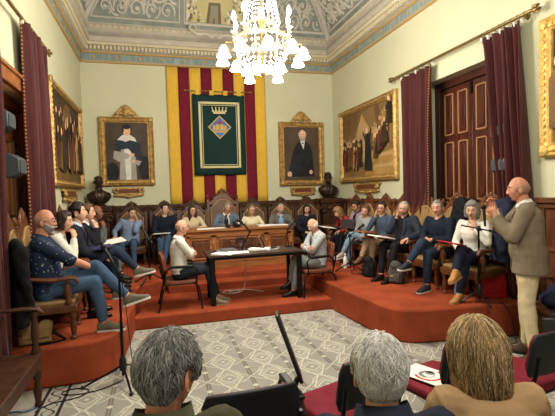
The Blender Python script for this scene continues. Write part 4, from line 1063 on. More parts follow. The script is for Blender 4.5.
# ------------------------------------------------------------------ plain table on the first step
TBL = mat('table_wenge', s2l(58, 44, 38), .35, var=.2, vscale=5, stretch=(.6, 5, 5))
root = empty('table', (1.29, 6.04, TZ), 0, 'dark rectangular table with black legs between the two seated men', 'table')
mb = MB(); mb.box((0, 0, .672), (1.36, .62, .030)); mb.build('table_top', TBL, root, bev=.005)
mb = MB(); mb.box((0, .12, .64), (1.22, .03, .035)); mb.box((0, -.27, .64), (1.20, .03, .035)); mb.build('under_frame', BLACKM, root)
for x in (-1, 1):
    for y in (-1, 1):
        mb = MB(); mb.box((x*.62, y*.27, .33), (.07 if y < 0 else .05, .05, .66)); mb.build('leg', BLACKM, root, bev=.006)
# ------------------------------------------------------------------ stacking chairs
RUST = mat('rust_shell', s2l(112, 62, 42), .5, var=.1); BURG = cloth('burgundy_seat', (116, 34, 48), .1); CHAIRB = mat('charcoal_shell', s2l(26, 28, 33), .55, spec=.35, bump=.2, bscale=200)
def stack_chair(label, loc, rz, shell, seatm, group, tablets=(0, 0), cat='chair', arms=(-1, 1), sh=.45, bhh=.82):
    root = empty('conference_chair', loc, rz, label, cat, group)
    def pad(name, f, nu, nv, th, m):
        mb = MB(); vs = [f(-1+2*i/nu, j/nv) for j in range(nv+1) for i in range(nu+1)]
        mb.add(vs, [(j*(nu+1)+i, j*(nu+1)+i+1, (j+1)*(nu+1)+i+1, (j+1)*(nu+1)+i) for j in range(nv) for i in range(nu)]); o = mb.build(name, m, root, smooth=180, recalc=False)
        s = o.modifiers.new('t', 'SOLIDIFY'); s.thickness = th; s.offset = 0; b = o.modifiers.new('b', 'BEVEL'); b.width = th*.3; b.segments = 2; return o
    def rr(u, v, w): k = 1-.10*max(0, abs(2*v-1)-.6)/.4; return u*w*k
    pad('seat', lambda u, v: (rr(u, v, .225), -.19+.42*v, sh-.02*math.sin(v*PI)*(1-u*u)-.03*max(0, v-.8)), 10, 10, .05, seatm)
    pad('backrest', lambda u, v: (rr(u, v, .225), -.215-.05*v+.05*u*u*.6, sh+.10+(bhh-sh-.10)*v*(1-.03*u*u)), 10, 10, .022, shell)
    pad('back_pad', lambda u, v: (rr(u, v, .205), -.195-.05*v+.05*u*u*.6, sh+.12+(bhh-sh-.13)*v*(1-.03*u*u)), 10, 10, .03, seatm)
    for x in (-1, 1):
        mb = MB(); mb.tube([(x*.215, .20, sh-.03), (x*.23, .24, sh-.08), (x*.245, .27, 0)], .012, 8); mb.build('leg', BLACKM, root)
        mb = MB(); mb.tube([(x*.215, -.17, sh-.03), (x*.23, -.22, sh-.08), (x*.245, -.29, 0)], .012, 8); mb.build('leg', BLACKM, root)
        mb = MB(); mb.tube([(x*.215, -.20, sh-.03), (x*.215, -.245, sh+.15), (x*.215, -.26, sh+.24)], .012, 8); mb.build('back_support', BLACKM, root)
        if x in arms:
            mb = MB(); mb.tube([(x*.215, .18, sh-.03), (x*.265, .20, sh), (x*.27, .22, sh+.15), (x*.27, .18, sh+.20), (x*.27, -.12, sh+.21), (x*.262, -.19, sh+.17), (x*.225, -.205, sh+.05)], .013, 8, rnd=True); a = mb.build('armrest', BLACKM, root)
            mb = MB(); mb.box((x*.27, .02, sh+.222), (.045, .30, .022)); mb.build('arm_pad', BLACK, a, bev=.008)
    mb = MB(); mb.box((0, 0, sh-.03), (.43, .34, .012)); mb.tube([(-.215, .2, sh-.04), (.215, .2, sh-.04)], .011, 6); mb.tube([(-.215, -.17, sh-.04), (.215, -.17, sh-.04)], .011, 6); mb.build('seat_frame', BLACKM, root)
    if tablets[0]:
        mb = MB(); mb.tube([(.27, .0, sh+.20), (.31, .02, sh+.26)], .016, 8); mb.box((.275, .06, sh+.42), (.020, .20, .36), 0, Matrix.Rotation(R(-14), 3, 'Z') @ Matrix.Rotation(R(-19), 3, 'Y') @ Matrix.Rotation(R(-8), 3, 'X')); mb.build('folded_writing_tablet', BLACK, root, bev=.008)
    return root
stack_chair('black-framed chair with rust back under the man in white shirt', (.24, 5.93, TZ), R(-90), RUST, RUST, None, (0, 0), 'chair', (-1, 1), .37, .76)
stack_chair('black-framed chair with rust back under the man in light grey suit', (2.20, 5.93, TZ), R(92), RUST, RUST, None, (0, 0), 'chair', (-1, 1), .37, .76)
GA = 'burgundy audience chairs'
ca = stack_chair('burgundy audience chair with raised black writing tablet, in front of the green-jacketed man', (.36, 2.06, 0), R(2), CHAIRB, BURG, GA, (1, 0), 'chair', (1,))
cb2 = stack_chair('empty burgundy chair just beyond the white-haired man', (.98, 2.22, 0), R(18), CHAIRB, BURG, GA, (0, 0), 'chair', ())
dup(cb2, (1.68, 2.30, 0), R(14), 'burgundy chair with a printed sheet on its seat', GA)
dup(cb2, (2.22, 2.20, 0), R(10), 'burgundy chair with charcoal back at the right edge beyond the blonde woman', GA)
dup(cb2, (.02, 1.26, 0), R(0), 'chair under the man in olive jacket', GA); dup(cb2, (.65, 1.22, 0), R(0), 'chair under the white-haired man', GA); dup(cb2, (1.20, 1.34, 0), R(0), 'chair under the blonde woman in tan coat', GA)
# printed sheet on a seat
root = empty('printed_sheet', (1.62, 2.34, .482), R(24), 'white sheet with red arc and grey swirl lying on burgundy seat', 'leaflet')
mb = MB(); mb.box((0, 0, 0), (.21, .297, .003)); mb.build('sheet', PAPER, root)
mb = MB()
def arcflat(cx, cy, r0, r1, a0, a1, m, z=.0022, n=16):
    for i in range(n):
        a, b = R(a0+(a1-a0)*i/n), R(a0+(a1-a0)*(i+1)/n); mb.add([(cx+r0*math.cos(a), cy+r0*math.sin(a), z), (cx+r1*math.cos(a), cy+r1*math.sin(a), z), (cx+r1*math.cos(b), cy+r1*math.sin(b), z), (cx+r0*math.cos(b), cy+r0*math.sin(b), z)], [(0, 1, 2, 3)], m)
arcflat(0, -.01, .072, .090, 130, 350, 0); arcflat(.0, 0, .03, .055, -20, 200, 1); arcflat(.03, .0, .0, .03, 0, 360, 1); arcflat(0, .0, .035, .05, 190, 330, 2)
mb.build('printed_logo', (mat('print_red', s2l(206, 48, 34), .7), mat('print_grey', s2l(120, 128, 132), .7), mat('print_pale', s2l(176, 182, 186), .7)), root, smooth=0, recalc=False)
# ------------------------------------------------------------------ microphone stands
def mic_stand(label, base, h, boom, rz=0., legs=(90, 210, 330), lr=.30, clamp=True):
    root = empty('microphone_stand', base, rz, label, 'microphone stand', 'tripod microphone stands')
    mb = MB(); mb.tube([(0, 0, .05), (0, 0, h)], .011, 8); mb.tube([(0, 0, .06), (0, 0, h*.55)], .015, 8); mb.build('pole', BLACKM, root)
    mb = MB(); mb.lathe([(.03, .10), (.034, .13), (.03, .20), (.02, .22)], n=10); mb.build('leg_collar', BLACK, root)
    for a in legs:
        c, s = math.cos(R(a)), math.sin(R(a)); mb = MB(); mb.tube([(.02*c, .02*s, .14), (lr*c, lr*s, .012)], .010, 6, rnd=True); o = mb.build('leg', BLACKM, root)
        mb = MB(); mb.ball((lr*c, lr*s, .016), (.02, .02, .016), 8); mb.build('rubber_foot', BLACK, o)
    mb = MB(); mb.ball((0, 0, h), (.026, .026, .034), 10); mb.tube([(0, 0, h), (.035, 0, h-.02)], .01, 6, rnd=True); mb.build('clutch', BLACK, root)
    b0, b1 = V(boom[0])+V((0, 0, h)), V(boom[1])+V((0, 0, h)); mb = MB(); mb.tube([b0, b1], .008, 6, rnd=True); mb.build('boom', BLACKM, root)
    d = (b1-b0).normalized(); mb = MB(); mb.tube([b1-d*.02, b1+d*.13], [.013, .017], 8); mb.ball(b1+d*.155, (.026, .026, .03), 10); mb.build('microphone', BLACK, root)
    return root
mic_stand('black tripod microphone stand on the tiles before the left platform', (-.37, 4.08, 0), 1.0, ((.06, 0, -.12), (-.06, .05, .10)), 0, (190, 285, 75), .34)
mic_stand('low-legged black microphone stand at the far corner of the left platform', (-.17, 6.68, PZ), .66, ((.05, 0, -.06), (-.02, .05, .05)), 0, (0, 150, 240), .24)
mic_stand('black microphone stand before the row of people in red, lilac and grey tops', (2.96, 6.30, PZ), .58, ((-.12, -.1, -.04), (.22, .12, .09)), 0, (170, 300, 50), .24)
mic_stand('black boom microphone stand beside the red bag', (3.43, 3.96, PZ), .84, ((-.16, .08, .04), (.12, -.05, -.03)), 0, (30, 160, 260), .20)
# ------------------------------------------------------------------ things on the table and the desk
tt = TZ+.688
def sheets(label, x, y, z, rz, n=3, cat='papers', w=.21, h=.297):
    mb = MB(); r = random.Random(n+int(x*100))
    for k in range(n): mb.box((r.uniform(-.01, .01), r.uniform(-.01, .01), .0025+.005*k), (w, h, .0045), 0, rotz(r.uniform(-.12, .12)))
    o = mb.build('paper_stack', PAPER, None, smooth=0); o.location = (x, y, z); o.rotation_euler = (0, 0, rz); return tag(o, label, cat)
sheets('loose white papers before the man in white shirt', .84, 5.86, tt, .9, 3); sheets('white papers at the near side of the table near the lamp-like microphone', 1.05, 5.90, tt, 1.45, 2); sheets('thick stack of white papers beside the laptop', 1.40, 6.04, tt, 1.2, 5)
mb = MB(); mb.box((0, 0, .012), (.30, .22, .024)); mb.box((.02, 0, .030), (.22, .17, .012)); o = mb.build('document_folder', mat('grey_folder', s2l(96, 94, 96), .6), None, bev=.003); o.location = (.92, 6.12, tt); o.rotation_euler = (0, 0, .2); tag(o, 'grey document folder on the table behind the loose papers', 'folder')
SILV = mat('laptop_silver', s2l(150, 148, 144), .35, .6)
root = empty('laptop', (1.60, 6.10, tt), R(72), 'open silver laptop on the table before the grey-suited man', 'laptop')
mb = MB(); mb.box((0, 0, .008), (.31, .22, .014)); mb.build('base', SILV, root, bev=.004)
mb = MB(); mb.box((0, -.01, .016), (.27, .11, .003)); mb.build('keyboard', BLACK, root)
mb = MB(); mb.box((0, .0, .10), (.31, .008, .205), 0, None); lid = mb.build('screen_lid', SILV, root, bev=.003); lid.location = (0, .11, .012); lid.rotation_euler = (R(-22), 0, 0)
mb = MB(); mb.box((0, -.005, .10), (.285, .003, .175)); mb.build('display', mat('dark_display', s2l(30, 32, 36), .2), lid)
root = empty('desk_microphone', (1.13, 6.06, tt), 0, 'black jointed-arm microphone with round base on the table', 'microphone')
mb = MB(); mb.lathe([(.075, 0), (.078, .012), (.06, .022), (.02, .03)], n=18); mb.build('base', BLACK, root)
mb = MB(); mb.tube([(0, 0, .02), (.15, .06, .27)], .012, 8, rnd=True); mb.tube([(.15, .06, .27), (.015, .03, .42)], .011, 8, rnd=True); mb.ball((.15, .06, .27), .022, 8); mb.build('jointed_arm', BLACKM, root)
mb = MB(); mb.tube([(.03, .03, .405), (-.03, .02, .45)], [.02, .028], 10, rnd=True); mb.build('microphone_head', BLACK, root)
root = empty('gooseneck_microphone', (1.90, 6.22, tt), 0, 'black slanted microphone standing behind the laptop', 'microphone')
mb = MB(); mb.lathe([(.06, 0), (.062, .012), (.02, .025)], n=14); mb.build('base', BLACK, root)
mb = MB(); mb.tube([(0, 0, .02), (-.03, 0, .16), (-.01, 0, .27)], .010, 8); mb.build('gooseneck', BLACKM, root)
mb = MB(); mb.tube([(-.01, 0, .26), (.08, 0, .38)], [.016, .026], 10, rnd=True); mb.build('microphone_head', BLACK, root)
dt = PZ+.69
def bottle(label, loc, body, cap, h=.22, r=.032, lab=None, name='bottle'):
    root = empty(name, loc, 0, label, 'bottle')
    mb = MB(); mb.lathe([(r*.9, 0), (r, .008), (r, h*.62), (r*.85, h*.70), (r*.45, h*.82), (r*.42, h*.92), (r*.42, h*.94)], n=14); mb.build('body', body, root, smooth=60)
    mb = MB(); mb.lathe([(r*.5, h*.92), (r*.5, h), (r*.42, h*1.005)], n=12); mb.build('cap', cap, root)
    if lab: mb = MB(); mb.lathe([(r*1.02, h*.22), (r*1.02, h*.5)], n=14); mb.loft; mb.build('label_band', lab, root)
GLD = mat('dark_bottle_glass', s2l(24, 30, 26), .12, spec=.6); PET = mat('clear_plastic', (.9, .95, .97), .06, trans=.9, spec=.5); LBLU = mat('label_blue', s2l(60, 150, 190), .5); WHT = mat('white_enamel', s2l(222, 220, 212), .35)
bottle('dark bottle standing on the carved desk before the man in the middle', (1.18, 7.72, dt), GLD, BLACK, .24, .038)
root = empty('desk_telephone', (1.37, 7.70, dt), 0, 'black rounded device with white spot on the carved desk', 'device')
mb = MB(); mb.ball((0, 0, .07), (.085, .06, .075), 14); mb.tube([(.05, .0, .1), (.07, -.01, .2)], [.03, .02], 8, rnd=True); mb.tube([(-.06, 0, .06), (-.14, 0, .045), (-.15, 0, .02)], .022, 8, rnd=True); mb.build('housing', BLACK, root)
mb = MB(); mb.ball((.02, -.055, .08), (.02, .012, .02), 10); mb.build('white_spot', WHT, root)
sheets('white paper on the carved desk before the long-haired woman', .80, 7.72, dt, 1.4, 2); sheets('white papers on the carved desk before the woman in cream', 1.92, 7.74, dt, 1.5, 4); sheets('white papers near the right end of the carved desk', 2.17, 7.72, dt, 1.6, 3)
sheets('slim white folder before the man in middle of carved desk', 1.02, 7.76, dt, 1.5, 1)
bottle('white steel flask on the red carpet by the grey-hooded person', (2.99, 6.56, PZ), WHT, WHT, .25, .036, None, 'flask')
bottle('clear water bottle with blue label on the red carpet', (3.38, 4.26, PZ), PET, WHT, .22, .034, LBLU)
# ------------------------------------------------------------------ bags
def soft(name, parts, vox, m, parent, wr=.006, f=9):
    mb = MB(); parts(mb); t = remesh(mb, vox, 3)
    for i, p in enumerate(t.v): t.v[i] = p+t.nrm[i]*(wr*noise.noise(p*f))
    return t.build(name, m, parent, smooth=180)
REDB = mat('red_bag', s2l(168, 22, 34), .5, var=.15, bump=.3, bscale=20); GREYB = cloth('grey_backpack', (74, 74, 70), .15); BLKB = cloth('black_backpack', (28, 28, 30), .2); TANB = cloth('tan_bag', (134, 108, 70), .15)
root = empty('shopping_bag', (3.74, 4.13, PZ), R(-18), 'red shopping bag standing on the carpet behind the standing man', 'bag')
soft('bag_body', lambda mb: mb.box((0, 0, .15), (.34, .15, .30), 0, None, .9), .014, REDB, root, .012, 8)
for y in (-1, 1):
    mb = MB(); mb.tube([(.09*math.cos(a), y*.078, .22+.11*math.sin(a)) if True else 0 for a in [PI*q/8 for q in range(9)]], .008, 6, rnd=True); mb.build('handle', BLKB if y > 0 else REDB, root)
mb = MB(); mb.box((0, -.076, .12), (.18, .012, .10)); mb.build('front_pocket', REDB, root, bev=.005)
def backpack(label, loc, rz, m, trim, tilt=0):
    root = empty('backpack', loc, rz, label, 'bag', 'backpacks on the platform', .76)
    soft('bag_body', lambda mb: (mb.ball((0, 0, .20), (.14, .09, .20), 14), mb.box((0, 0, .12), (.26, .15, .20)), mb.ball((0, .02, .33), (.11, .08, .09), 12)), .013, m, root, .012)
    soft('front_pocket', lambda mb: (mb.box((0, .085, .11), (.20, .06, .16)), mb.ball((0, .095, .11), (.10, .04, .09), 10)), .012, m, root, .006)
    for x in (-1, 1):
        mb = MB(); mb.tube([(x*.07, -.07, .36), (x*.09, -.13, .28), (x*.09, -.12, .12), (x*.08, -.075, .05)], .014, 6, flat=.5, rnd=True); mb.build('shoulder_strap', m, root)
    mb = MB(); mb.box((0.03, .135, .15), (.05, .012, .022)); mb.build('zip_tag', trim, root)
backpack('black backpack leaning by the dark trousers of the grey-haired man', (3.02, 5.78, PZ), R(110), BLKB, BLACK); backpack('grey backpack with orange tag beside the navy-sweatered man', (3.14, 5.22, PZ), R(130), GREYB, mat('orange_tag', s2l(214, 140, 50), .6))
root = empty('shoulder_bag', (-1.12, 4.30, PZ), R(10), 'tan shoulder bag on the left platform beneath the armchair', 'bag')
soft('bag_body', lambda mb: (mb.box((0, 0, .09), (.26, .14, .16)), mb.ball((-.08, 0, .17), (.06, .06, .06), 8), mb.ball((.07, -.01, .15), (.07, .06, .06), 8)), .013, TANB, root, .014)
mb = MB(); mb.tube([(.12, -.02, .10), (.20, -.05, .04), (.24, -.05, .012), (.14, -.10, .012), (-.02, -.11, .012)], .014, 6, flat=.4, rnd=True); mb.build('strap', BLKB, root)
mb = MB(); mb.box((0, -.078, .11), (.22, .012, .09)); mb.build('flap', TANB, root, bev=.005)
# black case leaning by the man's feet
root = empty('black_case', (3.50, 3.02, 0), R(22), 'black case leaning upright by the cream trousers of the standing man', 'case')
mb = MB(); mb.box((0, 0, .24), (.34, .13, .44), 0, Matrix.Rotation(R(-12), 3, 'X') @ Matrix.Rotation(R(8), 3, 'Y')); mb.build('shell', BLACK, root, bev=.02)
mb = MB(); mb.box((.0, -.07, .38), (.12, .012, .05), 0, Matrix.Rotation(R(-12), 3, 'X') @ Matrix.Rotation(R(8), 3, 'Y')); mb.build('badge', mat('grey_badge', s2l(60, 64, 68), .5), root)
mb = MB(); mb.tube([(-.07, .05, .46), (-.06, .06, .51), (.08, .06, .51), (.09, .05, .46)], .01, 6); mb.build('handle', BLACK, root)
# ------------------------------------------------------------------ wooden benches
def bench(label, loc, rz, L, wood, sh=.44, arm=.80, bh=1.0):
    root = empty('wooden_bench', loc, rz, label, 'bench', None)
    mb = MB(); mb.box((0, 0, sh-.02), (L, .46, .04)); mb.build('seat', wood, root, bev=.01)
    mb = MB(); mb.box((0, .20, sh-.085), (L-.06, .025, .09)); mb.box((0, -.20, sh-.085), (L-.06, .025, .09)); mb.build('seat_rail', wood, root, bev=.006)
    mb = MB(); mb.box((0, -.215, sh+.30), (L, .035, .44)); mb.box((0, -.215, sh+.53), (L, .06, .05)); mb.build('backrest', wood, root, bev=.008)
    for x in (-1, 1):
        X = x*(L/2-.04)
        mb = MB(); mb.lathe([(.022, 0), (.03, .02), (.022, .05), (.034, .13), (.022, .22), (.036, .24), (.036, sh-.04)], (X, .19, 0), 10); mb.build('leg', wood, root)
        mb = MB(); mb.box((X, -.20, (sh-.04)/2), (.05, .05, sh-.04)); mb.build('leg', wood, root)
        mb = MB(); mb.tube([(X, -.20, arm), (X, .12, arm+.005), (X, .22, arm), (X, .25, arm-.03)], [.025, .03, .032, .02], 8, rnd=True, flat=.6, hint=(1, 0, 0)); a = mb.build('armrest', wood, root)
        mb = MB(); mb.lathe([(.03, 0), (.034, .03), (.018, .06), (.032, .14), (.026, .22), (.02, arm-sh-.06), (.028, arm-sh-.02)], (X, .19, sh), 10); mb.build('arm_post', wood, a)
    return root
bench('dark wooden armchair-bench with turned front leg at the lower left', (-1.19, 3.16, 0), R(-90), 1.36, WOODD)
bench('wooden bench against the panelled right wall behind the standing man', (3.78, 2.72, 0), R(90), 1.7, WOODB, .46, .70)
COATN = cloth('navy_coat', (34, 40, 60), .2); COATB = cloth('black_coat', (22, 22, 26), .2)
def draped(label, loc, rz, w, h, m, dp=.11, name='coat'):
    mb = MB(); mb.loft([[V((w/2*k*(math.cos(2*PI*i/18)), dp*q*math.sin(2*PI*i/18), z)) for i in range(18)] for z, k, q in ((h, .35, .5), (h-.04, .75, .9), (h-.16, 1., 1.), (h*.55, .95, 1.), (h*.25, 1.02, 1.1), (.0, 1.0, 1.0))])
    for s in (-1, 1): mb.tube([(s*w*.46, 0, h-.12), (s*w*.55, .02, h*.5), (s*w*.5, .05, h*.2)], [.06, .055, .05], 10, rnd=True)
    t = remesh(mb, .015, 3)
    for i, p in enumerate(t.v): t.v[i] = p+t.nrm[i]*(.028*noise.noise(V((p.x*9, p.y*9, p.z*2.2)))+.01*noise.noise(p*16))
    o = t.build(name, m, None, smooth=180); o.location = loc; o.rotation_euler = (0, 0, rz); return tag(o, label, 'coat')
draped('black jacket hung over the chair back between the navy sweater and the white blouse', (3.80, 4.70, .96), R(70), .34, .58, COATB)
draped('navy coat hanging between the woman in white blouse and the standing man', (3.80, 3.98, .82), R(60), .30, .72, COATN)
draped('black coat hanging on the near side of the bearded man\'s chair', (-1.20, 4.15, .58), R(-60), .22, .76, COATB, .06)
mb = MB(); mb.ball((0, 0, .09), (.2, .16, .09), 14); mb.ball((.1, .1, .12), (.14, .12, .10), 12); t = remesh(mb, .015, 3)
for i, p in enumerate(t.v): t.v[i] = p+t.nrm[i]*(.03*noise.noise(p*8))
o = t.build('folded_coat', COATN, None, smooth=180); o.location = (3.78, 3.26, .46); tag(o, 'crumpled dark navy coat lying on the bench behind the standing man', 'coat')
# ------------------------------------------------------------------ cables
CABW = mat('white_cable', s2l(206, 196, 186), .5); CABK = mat('black_cable', s2l(24, 24, 26), .5); CABB = mat('blue_cable', s2l(60, 110, 170), .5)
def cable(label, pts, m, r=.005):
    cu = bpy.data.curves.new('cable', 'CURVE'); cu.dimensions = '3D'; cu.bevel_depth = r; cu.bevel_resolution = 1
    s = cu.splines.new('NURBS'); s.points.add(len(pts)-1); s.use_endpoint_u = True; s.order_u = 3
    for p, q in zip(s.points, pts): p.co = (*q, 1)
    tmp = bpy.data.objects.new('cable', cu); COL.objects.link(tmp); dg = bpy.context.evaluated_depsgraph_get(); me = bpy.data.meshes.new_from_object(tmp.evaluated_get(dg)); bpy.data.objects.remove(tmp)
    me.materials.clear(); me.materials.append(m); o = bpy.data.objects.new('cable', me); COL.objects.link(o); return tag(o, label, 'cable')
cable('tangled white cable on the red steps under the table', [(1.22, 6.3, .86), (1.25, 6.42, .62), (1.25, 6.45, .3), (1.2, 6.4, .17), (1.0, 6.35, .166), (.86, 6.5, .166), (1.02, 6.62, .166), (1.2, 6.5, .166), (1.08, 6.38, .17), (.95, 6.5, .17), (1.2, 6.62, .166), (1.42, 6.45, .166), (1.5, 6.3, .166)], CABW, .006)
cable('black cable curling on the tiles by the left microphone stand', [(-.37, 4.06, .02), (-.5, 3.95, .006), (-.75, 3.9, .006), (-.9, 3.98, .006), (-.78, 4.06, .006), (-.62, 3.98, .006), (-.7, 3.84, .006), (-.95, 3.82, .006), (-1.0, 3.7, .006)], CABK)
cable('black cable hanging down from the left microphone stand', [(-.36, 4.10, .98), (-.33, 4.14, .7), (-.31, 4.16, .35), (-.28, 4.12, .03), (-.2, 4.05, .006), (-.12, 4.2, .006), (-.3, 4.28, .006)], CABK, .004)
cable('black cable running over the platform edge from the boom stand', [(3.47, 3.99, PZ+.02), (3.5, 3.93, PZ+.006), (3.60, 3.88, PZ+.006), (3.64, 3.80, PZ+.01), (3.65, 3.72, .25), (3.64, 3.68, .03), (3.6, 3.6, .006), (3.4, 3.62, .006)], CABK)
cable('blue cable on the tiles under the wooden bench', [(-1.3, 3.72, .006), (-1.15, 3.78, .006), (-1.08, 3.7, .006), (-1.0, 3.78, .006)], CABB)
cable('thin black cable trailing across the right platform', [(2.96, 6.26, PZ+.02), (2.85, 6.1, PZ+.006), (2.95, 5.98, PZ+.006), (3.05, 6.05, PZ+.006), (2.98, 6.15, PZ+.006)], CABK)
# ------------------------------------------------------------------ chandelier
GLOW = mat('lit_glass', (1, .97, .9), .3, emis=(1, .93, .80), estr=14.); FLAME = mat('lit_bulb', (1, .97, .9), .3, emis=(1, .95, .86), estr=14.)
CRY = mat('crystal', s2l(226, 222, 210), .08, spec=.8, emis=(1, .96, .88), estr=1.6)  # bowl drops glow by emission, imitating bulb light caught in the crystal
PALEG = mat('pale_gilt_brass', s2l(196, 178, 132), .4, .2)
CRY2 = mat('crystal_faint_glow', s2l(206, 204, 196), .08, spec=.8, emis=(1, .96, .88), estr=.45)  # tent drops carry a weaker emission, the same imitated sparkle
root = empty('chandelier', (1.29, 5.1, 3.1), 0, 'lit crystal chandelier with candle bulbs and frosted glass shades', 'chandelier')
mb = MB(); mb.lathe([(.02, .0), (.045, .03), (.02, .06), (.015, .5), (.05, .56), (.03, .62), (.06, .70), (.02, .78), (.015, 3.25)], n=12); mb.build('stem', BRASS, root)
mb = MB(); mb.tube([(.33*math.cos(a), .33*math.sin(a), .44) for a in [2*PI*i/40 for i in range(40)]], .022, 8, closed=True); mb.tube([(.18*math.cos(a), .18*math.sin(a), .62) for a in [2*PI*i/30 for i in range(30)]], .016, 6, closed=True); mb.build('brass_ring', PALEG, root)
mb = MB()
def drop(p, r): mb.add([p+V((0, 0, r*1.5)), p+V((r, 0, 0)), p+V((0, r, 0)), p+V((-r, 0, 0)), p+V((0, -r, 0)), p+V((0, 0, -r*1.5))], [(0, 1, 2), (0, 2, 3), (0, 3, 4), (0, 4, 1), (5, 2, 1), (5, 3, 2), (5, 4, 3), (5, 1, 4)])
for i in range(26):
    a = 2*PI*i/26
    for q in range(9): t = q/8; r = .33*math.cos(t*PI/2*.92); drop(V((r*math.cos(a), r*math.sin(a), .42-.36*math.sin(t*PI/2))), .014)
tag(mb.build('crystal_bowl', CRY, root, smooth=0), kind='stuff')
mb = MB()
for i in range(22):
    a = 2*PI*i/22
    for q in range(26): t = q/25; r = .18*(1-t)**1.3+.045; drop(V((r*math.cos(a), r*math.sin(a), .64+1.3*t)), .012)
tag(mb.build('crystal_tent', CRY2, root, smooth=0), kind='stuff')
shade_me = None
for k in range(10):
    a = 2*PI*k/10+.2; c, s = math.cos(a), math.sin(a)
    mb = MB(); mb.tube([(.30*c, .30*s, .43), (.38*c, .38*s, .36), (.47*c, .47*s, .36), (.50*c, .50*s, .31)], .010, 6, rnd=True); ar = mb.build('arm', BRASS, root)
    mb = MB(); mb.lathe([(.025, .0), (.05, -.04), (.062, -.09), (.085, -.125), (.08, -.125), (.055, -.085), (.02, -.01)], (.50*c, .50*s, .31), 14); mb.build('glass_shade', GLOW, ar)
for k in range(4):
    a = 2*PI*k/4+.5; c, s = math.cos(a), math.sin(a)
    mb = MB(); mb.tube([(.1*c, .1*s, .10), (.2*c, .2*s, .05), (.25*c, .25*s, .08)], .009, 6, rnd=True); ar = mb.build('arm', BRASS, root)
    mb = MB(); mb.lathe([(.025, .0), (.05, -.03), (.07, -.09), (.066, -.09), (.02, -.01)], (.25*c, .25*s, .07), 14); mb.build('glass_shade', GLOW, ar)
for k in range(8):
    a = 2*PI*k/8; c, s = math.cos(a), math.sin(a); r = .38 if k % 2 else .34
    mb = MB(); mb.tube([(.32*c, .32*s, .44), (r*1.05*c, r*1.05*s, .46), (r*c, r*s, .50)], .010, 6); mb.lathe([(.02, .50), (.045, .52), (.02, .53)], (r*c, r*s, 0), 10); ar = mb.build('candle_arm', PALEG, root)
    mb = MB(); mb.lathe([(.008, .52), (.008, .66)], (r*c, r*s, 0), 8); mb.build('candle', mat('candle_white_glow', s2l(236, 230, 214), .5, emis=(1, .93, .8), estr=.25), ar)  # sleeve glows faintly by emission, standing in for light from its bulb
    mb = MB(); mb.lathe([(.010, .65), (.030, .69), (.024, .73), (.004, .77)], (r*c, r*s, 0), 10); mb.build('flame_bulb', FLAME, ar)
# ------------------------------------------------------------------ the people
C = cloth
SHOEK = mat('black_leather', s2l(24, 22, 22), .35); SHOEB = mat('brown_leather', s2l(96, 62, 38), .45); SHOET = mat('tan_suede', s2l(170, 122, 72), .8); SHOEG = mat('grey_suede', s2l(104, 98, 84), .85); SHOEN = mat('navy_trainer', s2l(38, 44, 56), .6)
SOLEW = mat('white_sole', s2l(212, 206, 194), .6); SOLEG = mat('grey_sole', s2l(130, 124, 112), .7)
JEAN = C('blue_denim', (62, 84, 112), .16); JEAND = C('dark_denim', (38, 50, 70), .16); JEANL = C('pale_denim', (120, 146, 168), .14); BLKT = C('black_trousers', (26, 26, 30), .2); NAVYT = C('navy_trousers', (26, 32, 48), .15); GREYT = C('grey_trousers', (96, 98, 100), .1); BEIGET = C('beige_trousers', (142, 118, 92), .1); CREAMT = C('cream_trousers', (206, 190, 154), .08); KHAKI = C('khaki', (120, 112, 92))
GLS = mat('spectacle_frame', s2l(40, 36, 34), .3, .3); GLSM = mat('spectacle_metal', s2l(120, 112, 104), .3, .7)
NAVYP = mat('navy_patterned_shirt', s2l(36, 46, 70), .85, var=.15, vscale=12, spec=.15)
nt = NAVYP.node_tree; vo = nt.nodes.new('ShaderNodeTexVoronoi'); vo.inputs['Scale'].default_value = 26; tcn = nt.nodes.new('ShaderNodeTexCoord'); nt.links.new(tcn.outputs['Object'], vo.inputs['Vector'])
lt = nt.nodes.new('ShaderNodeMath'); lt.operation = 'LESS_THAN'; lt.inputs[1].default_value = .17; nt.links.new(vo.outputs['Distance'], lt.inputs[0])
mx = nt.nodes.new('ShaderNodeMix'); mx.data_type = 'RGBA'; bs = nt.nodes['Principled BSDF']; src = bs.inputs['Base Color'].links[0].from_socket; nt.links.new(src, mx.inputs[6]); mx.inputs[7].default_value = s2l(150, 156, 160)+(1,); nt.links.new(lt.outputs[0], mx.inputs[0]); nt.links.new(mx.outputs[2], bs.inputs['Base Color'])
# left platform row, facing right
person('bald man with grey beard in navy patterned shirt and jeans, legs crossed', (-1.04, 4.45, 1.47), PZ, -84, 'ruddy', lean=-6, curve=8, hyaw=-4, arm=('lap', 'lap'), leg='cross_l', legov=(((.10, .43, .03), (.06, .50, .085), (.1, 1, 0)), ((-.0, .44, .17), (.06, .74, -.16), (.0, 1, .25))),
       armov={'R': ((.03, .40, .17), (.8, -.5, -.3), (-.6, .8, 0), (0, 0, -1), .6), 'L': ((-.03, .36, .19), (-.8, -.5, -.3), (.6, .8, 0), (0, 0, -1), .6)},
       top=NAVYP, trousers=JEAN, shoes=SHOEG, sole=SOLEW, hair=('fringe', 'stubble', .003, .1), beard=('silver', .007), glasses=GLSM, vox=.010, old=True, belly=.05, girth=1.04, sleeve='rolled', seed=2)
person('woman in white top resting her mouth on her hand, behind the bearded man', (-1.00, 5.08, 1.43), PZ, -86, 'fair', lean=10, curve=10, hyaw=-10, hpitch=4, arm=('mouth', 'lap'), leg='sit', top=C('white_top', (206, 206, 196), .05), trousers=NAVYT, shoes=SHOEK, hair=('long', 'darkbrown', .018, .10), female=True, seed=3, vox=.012)
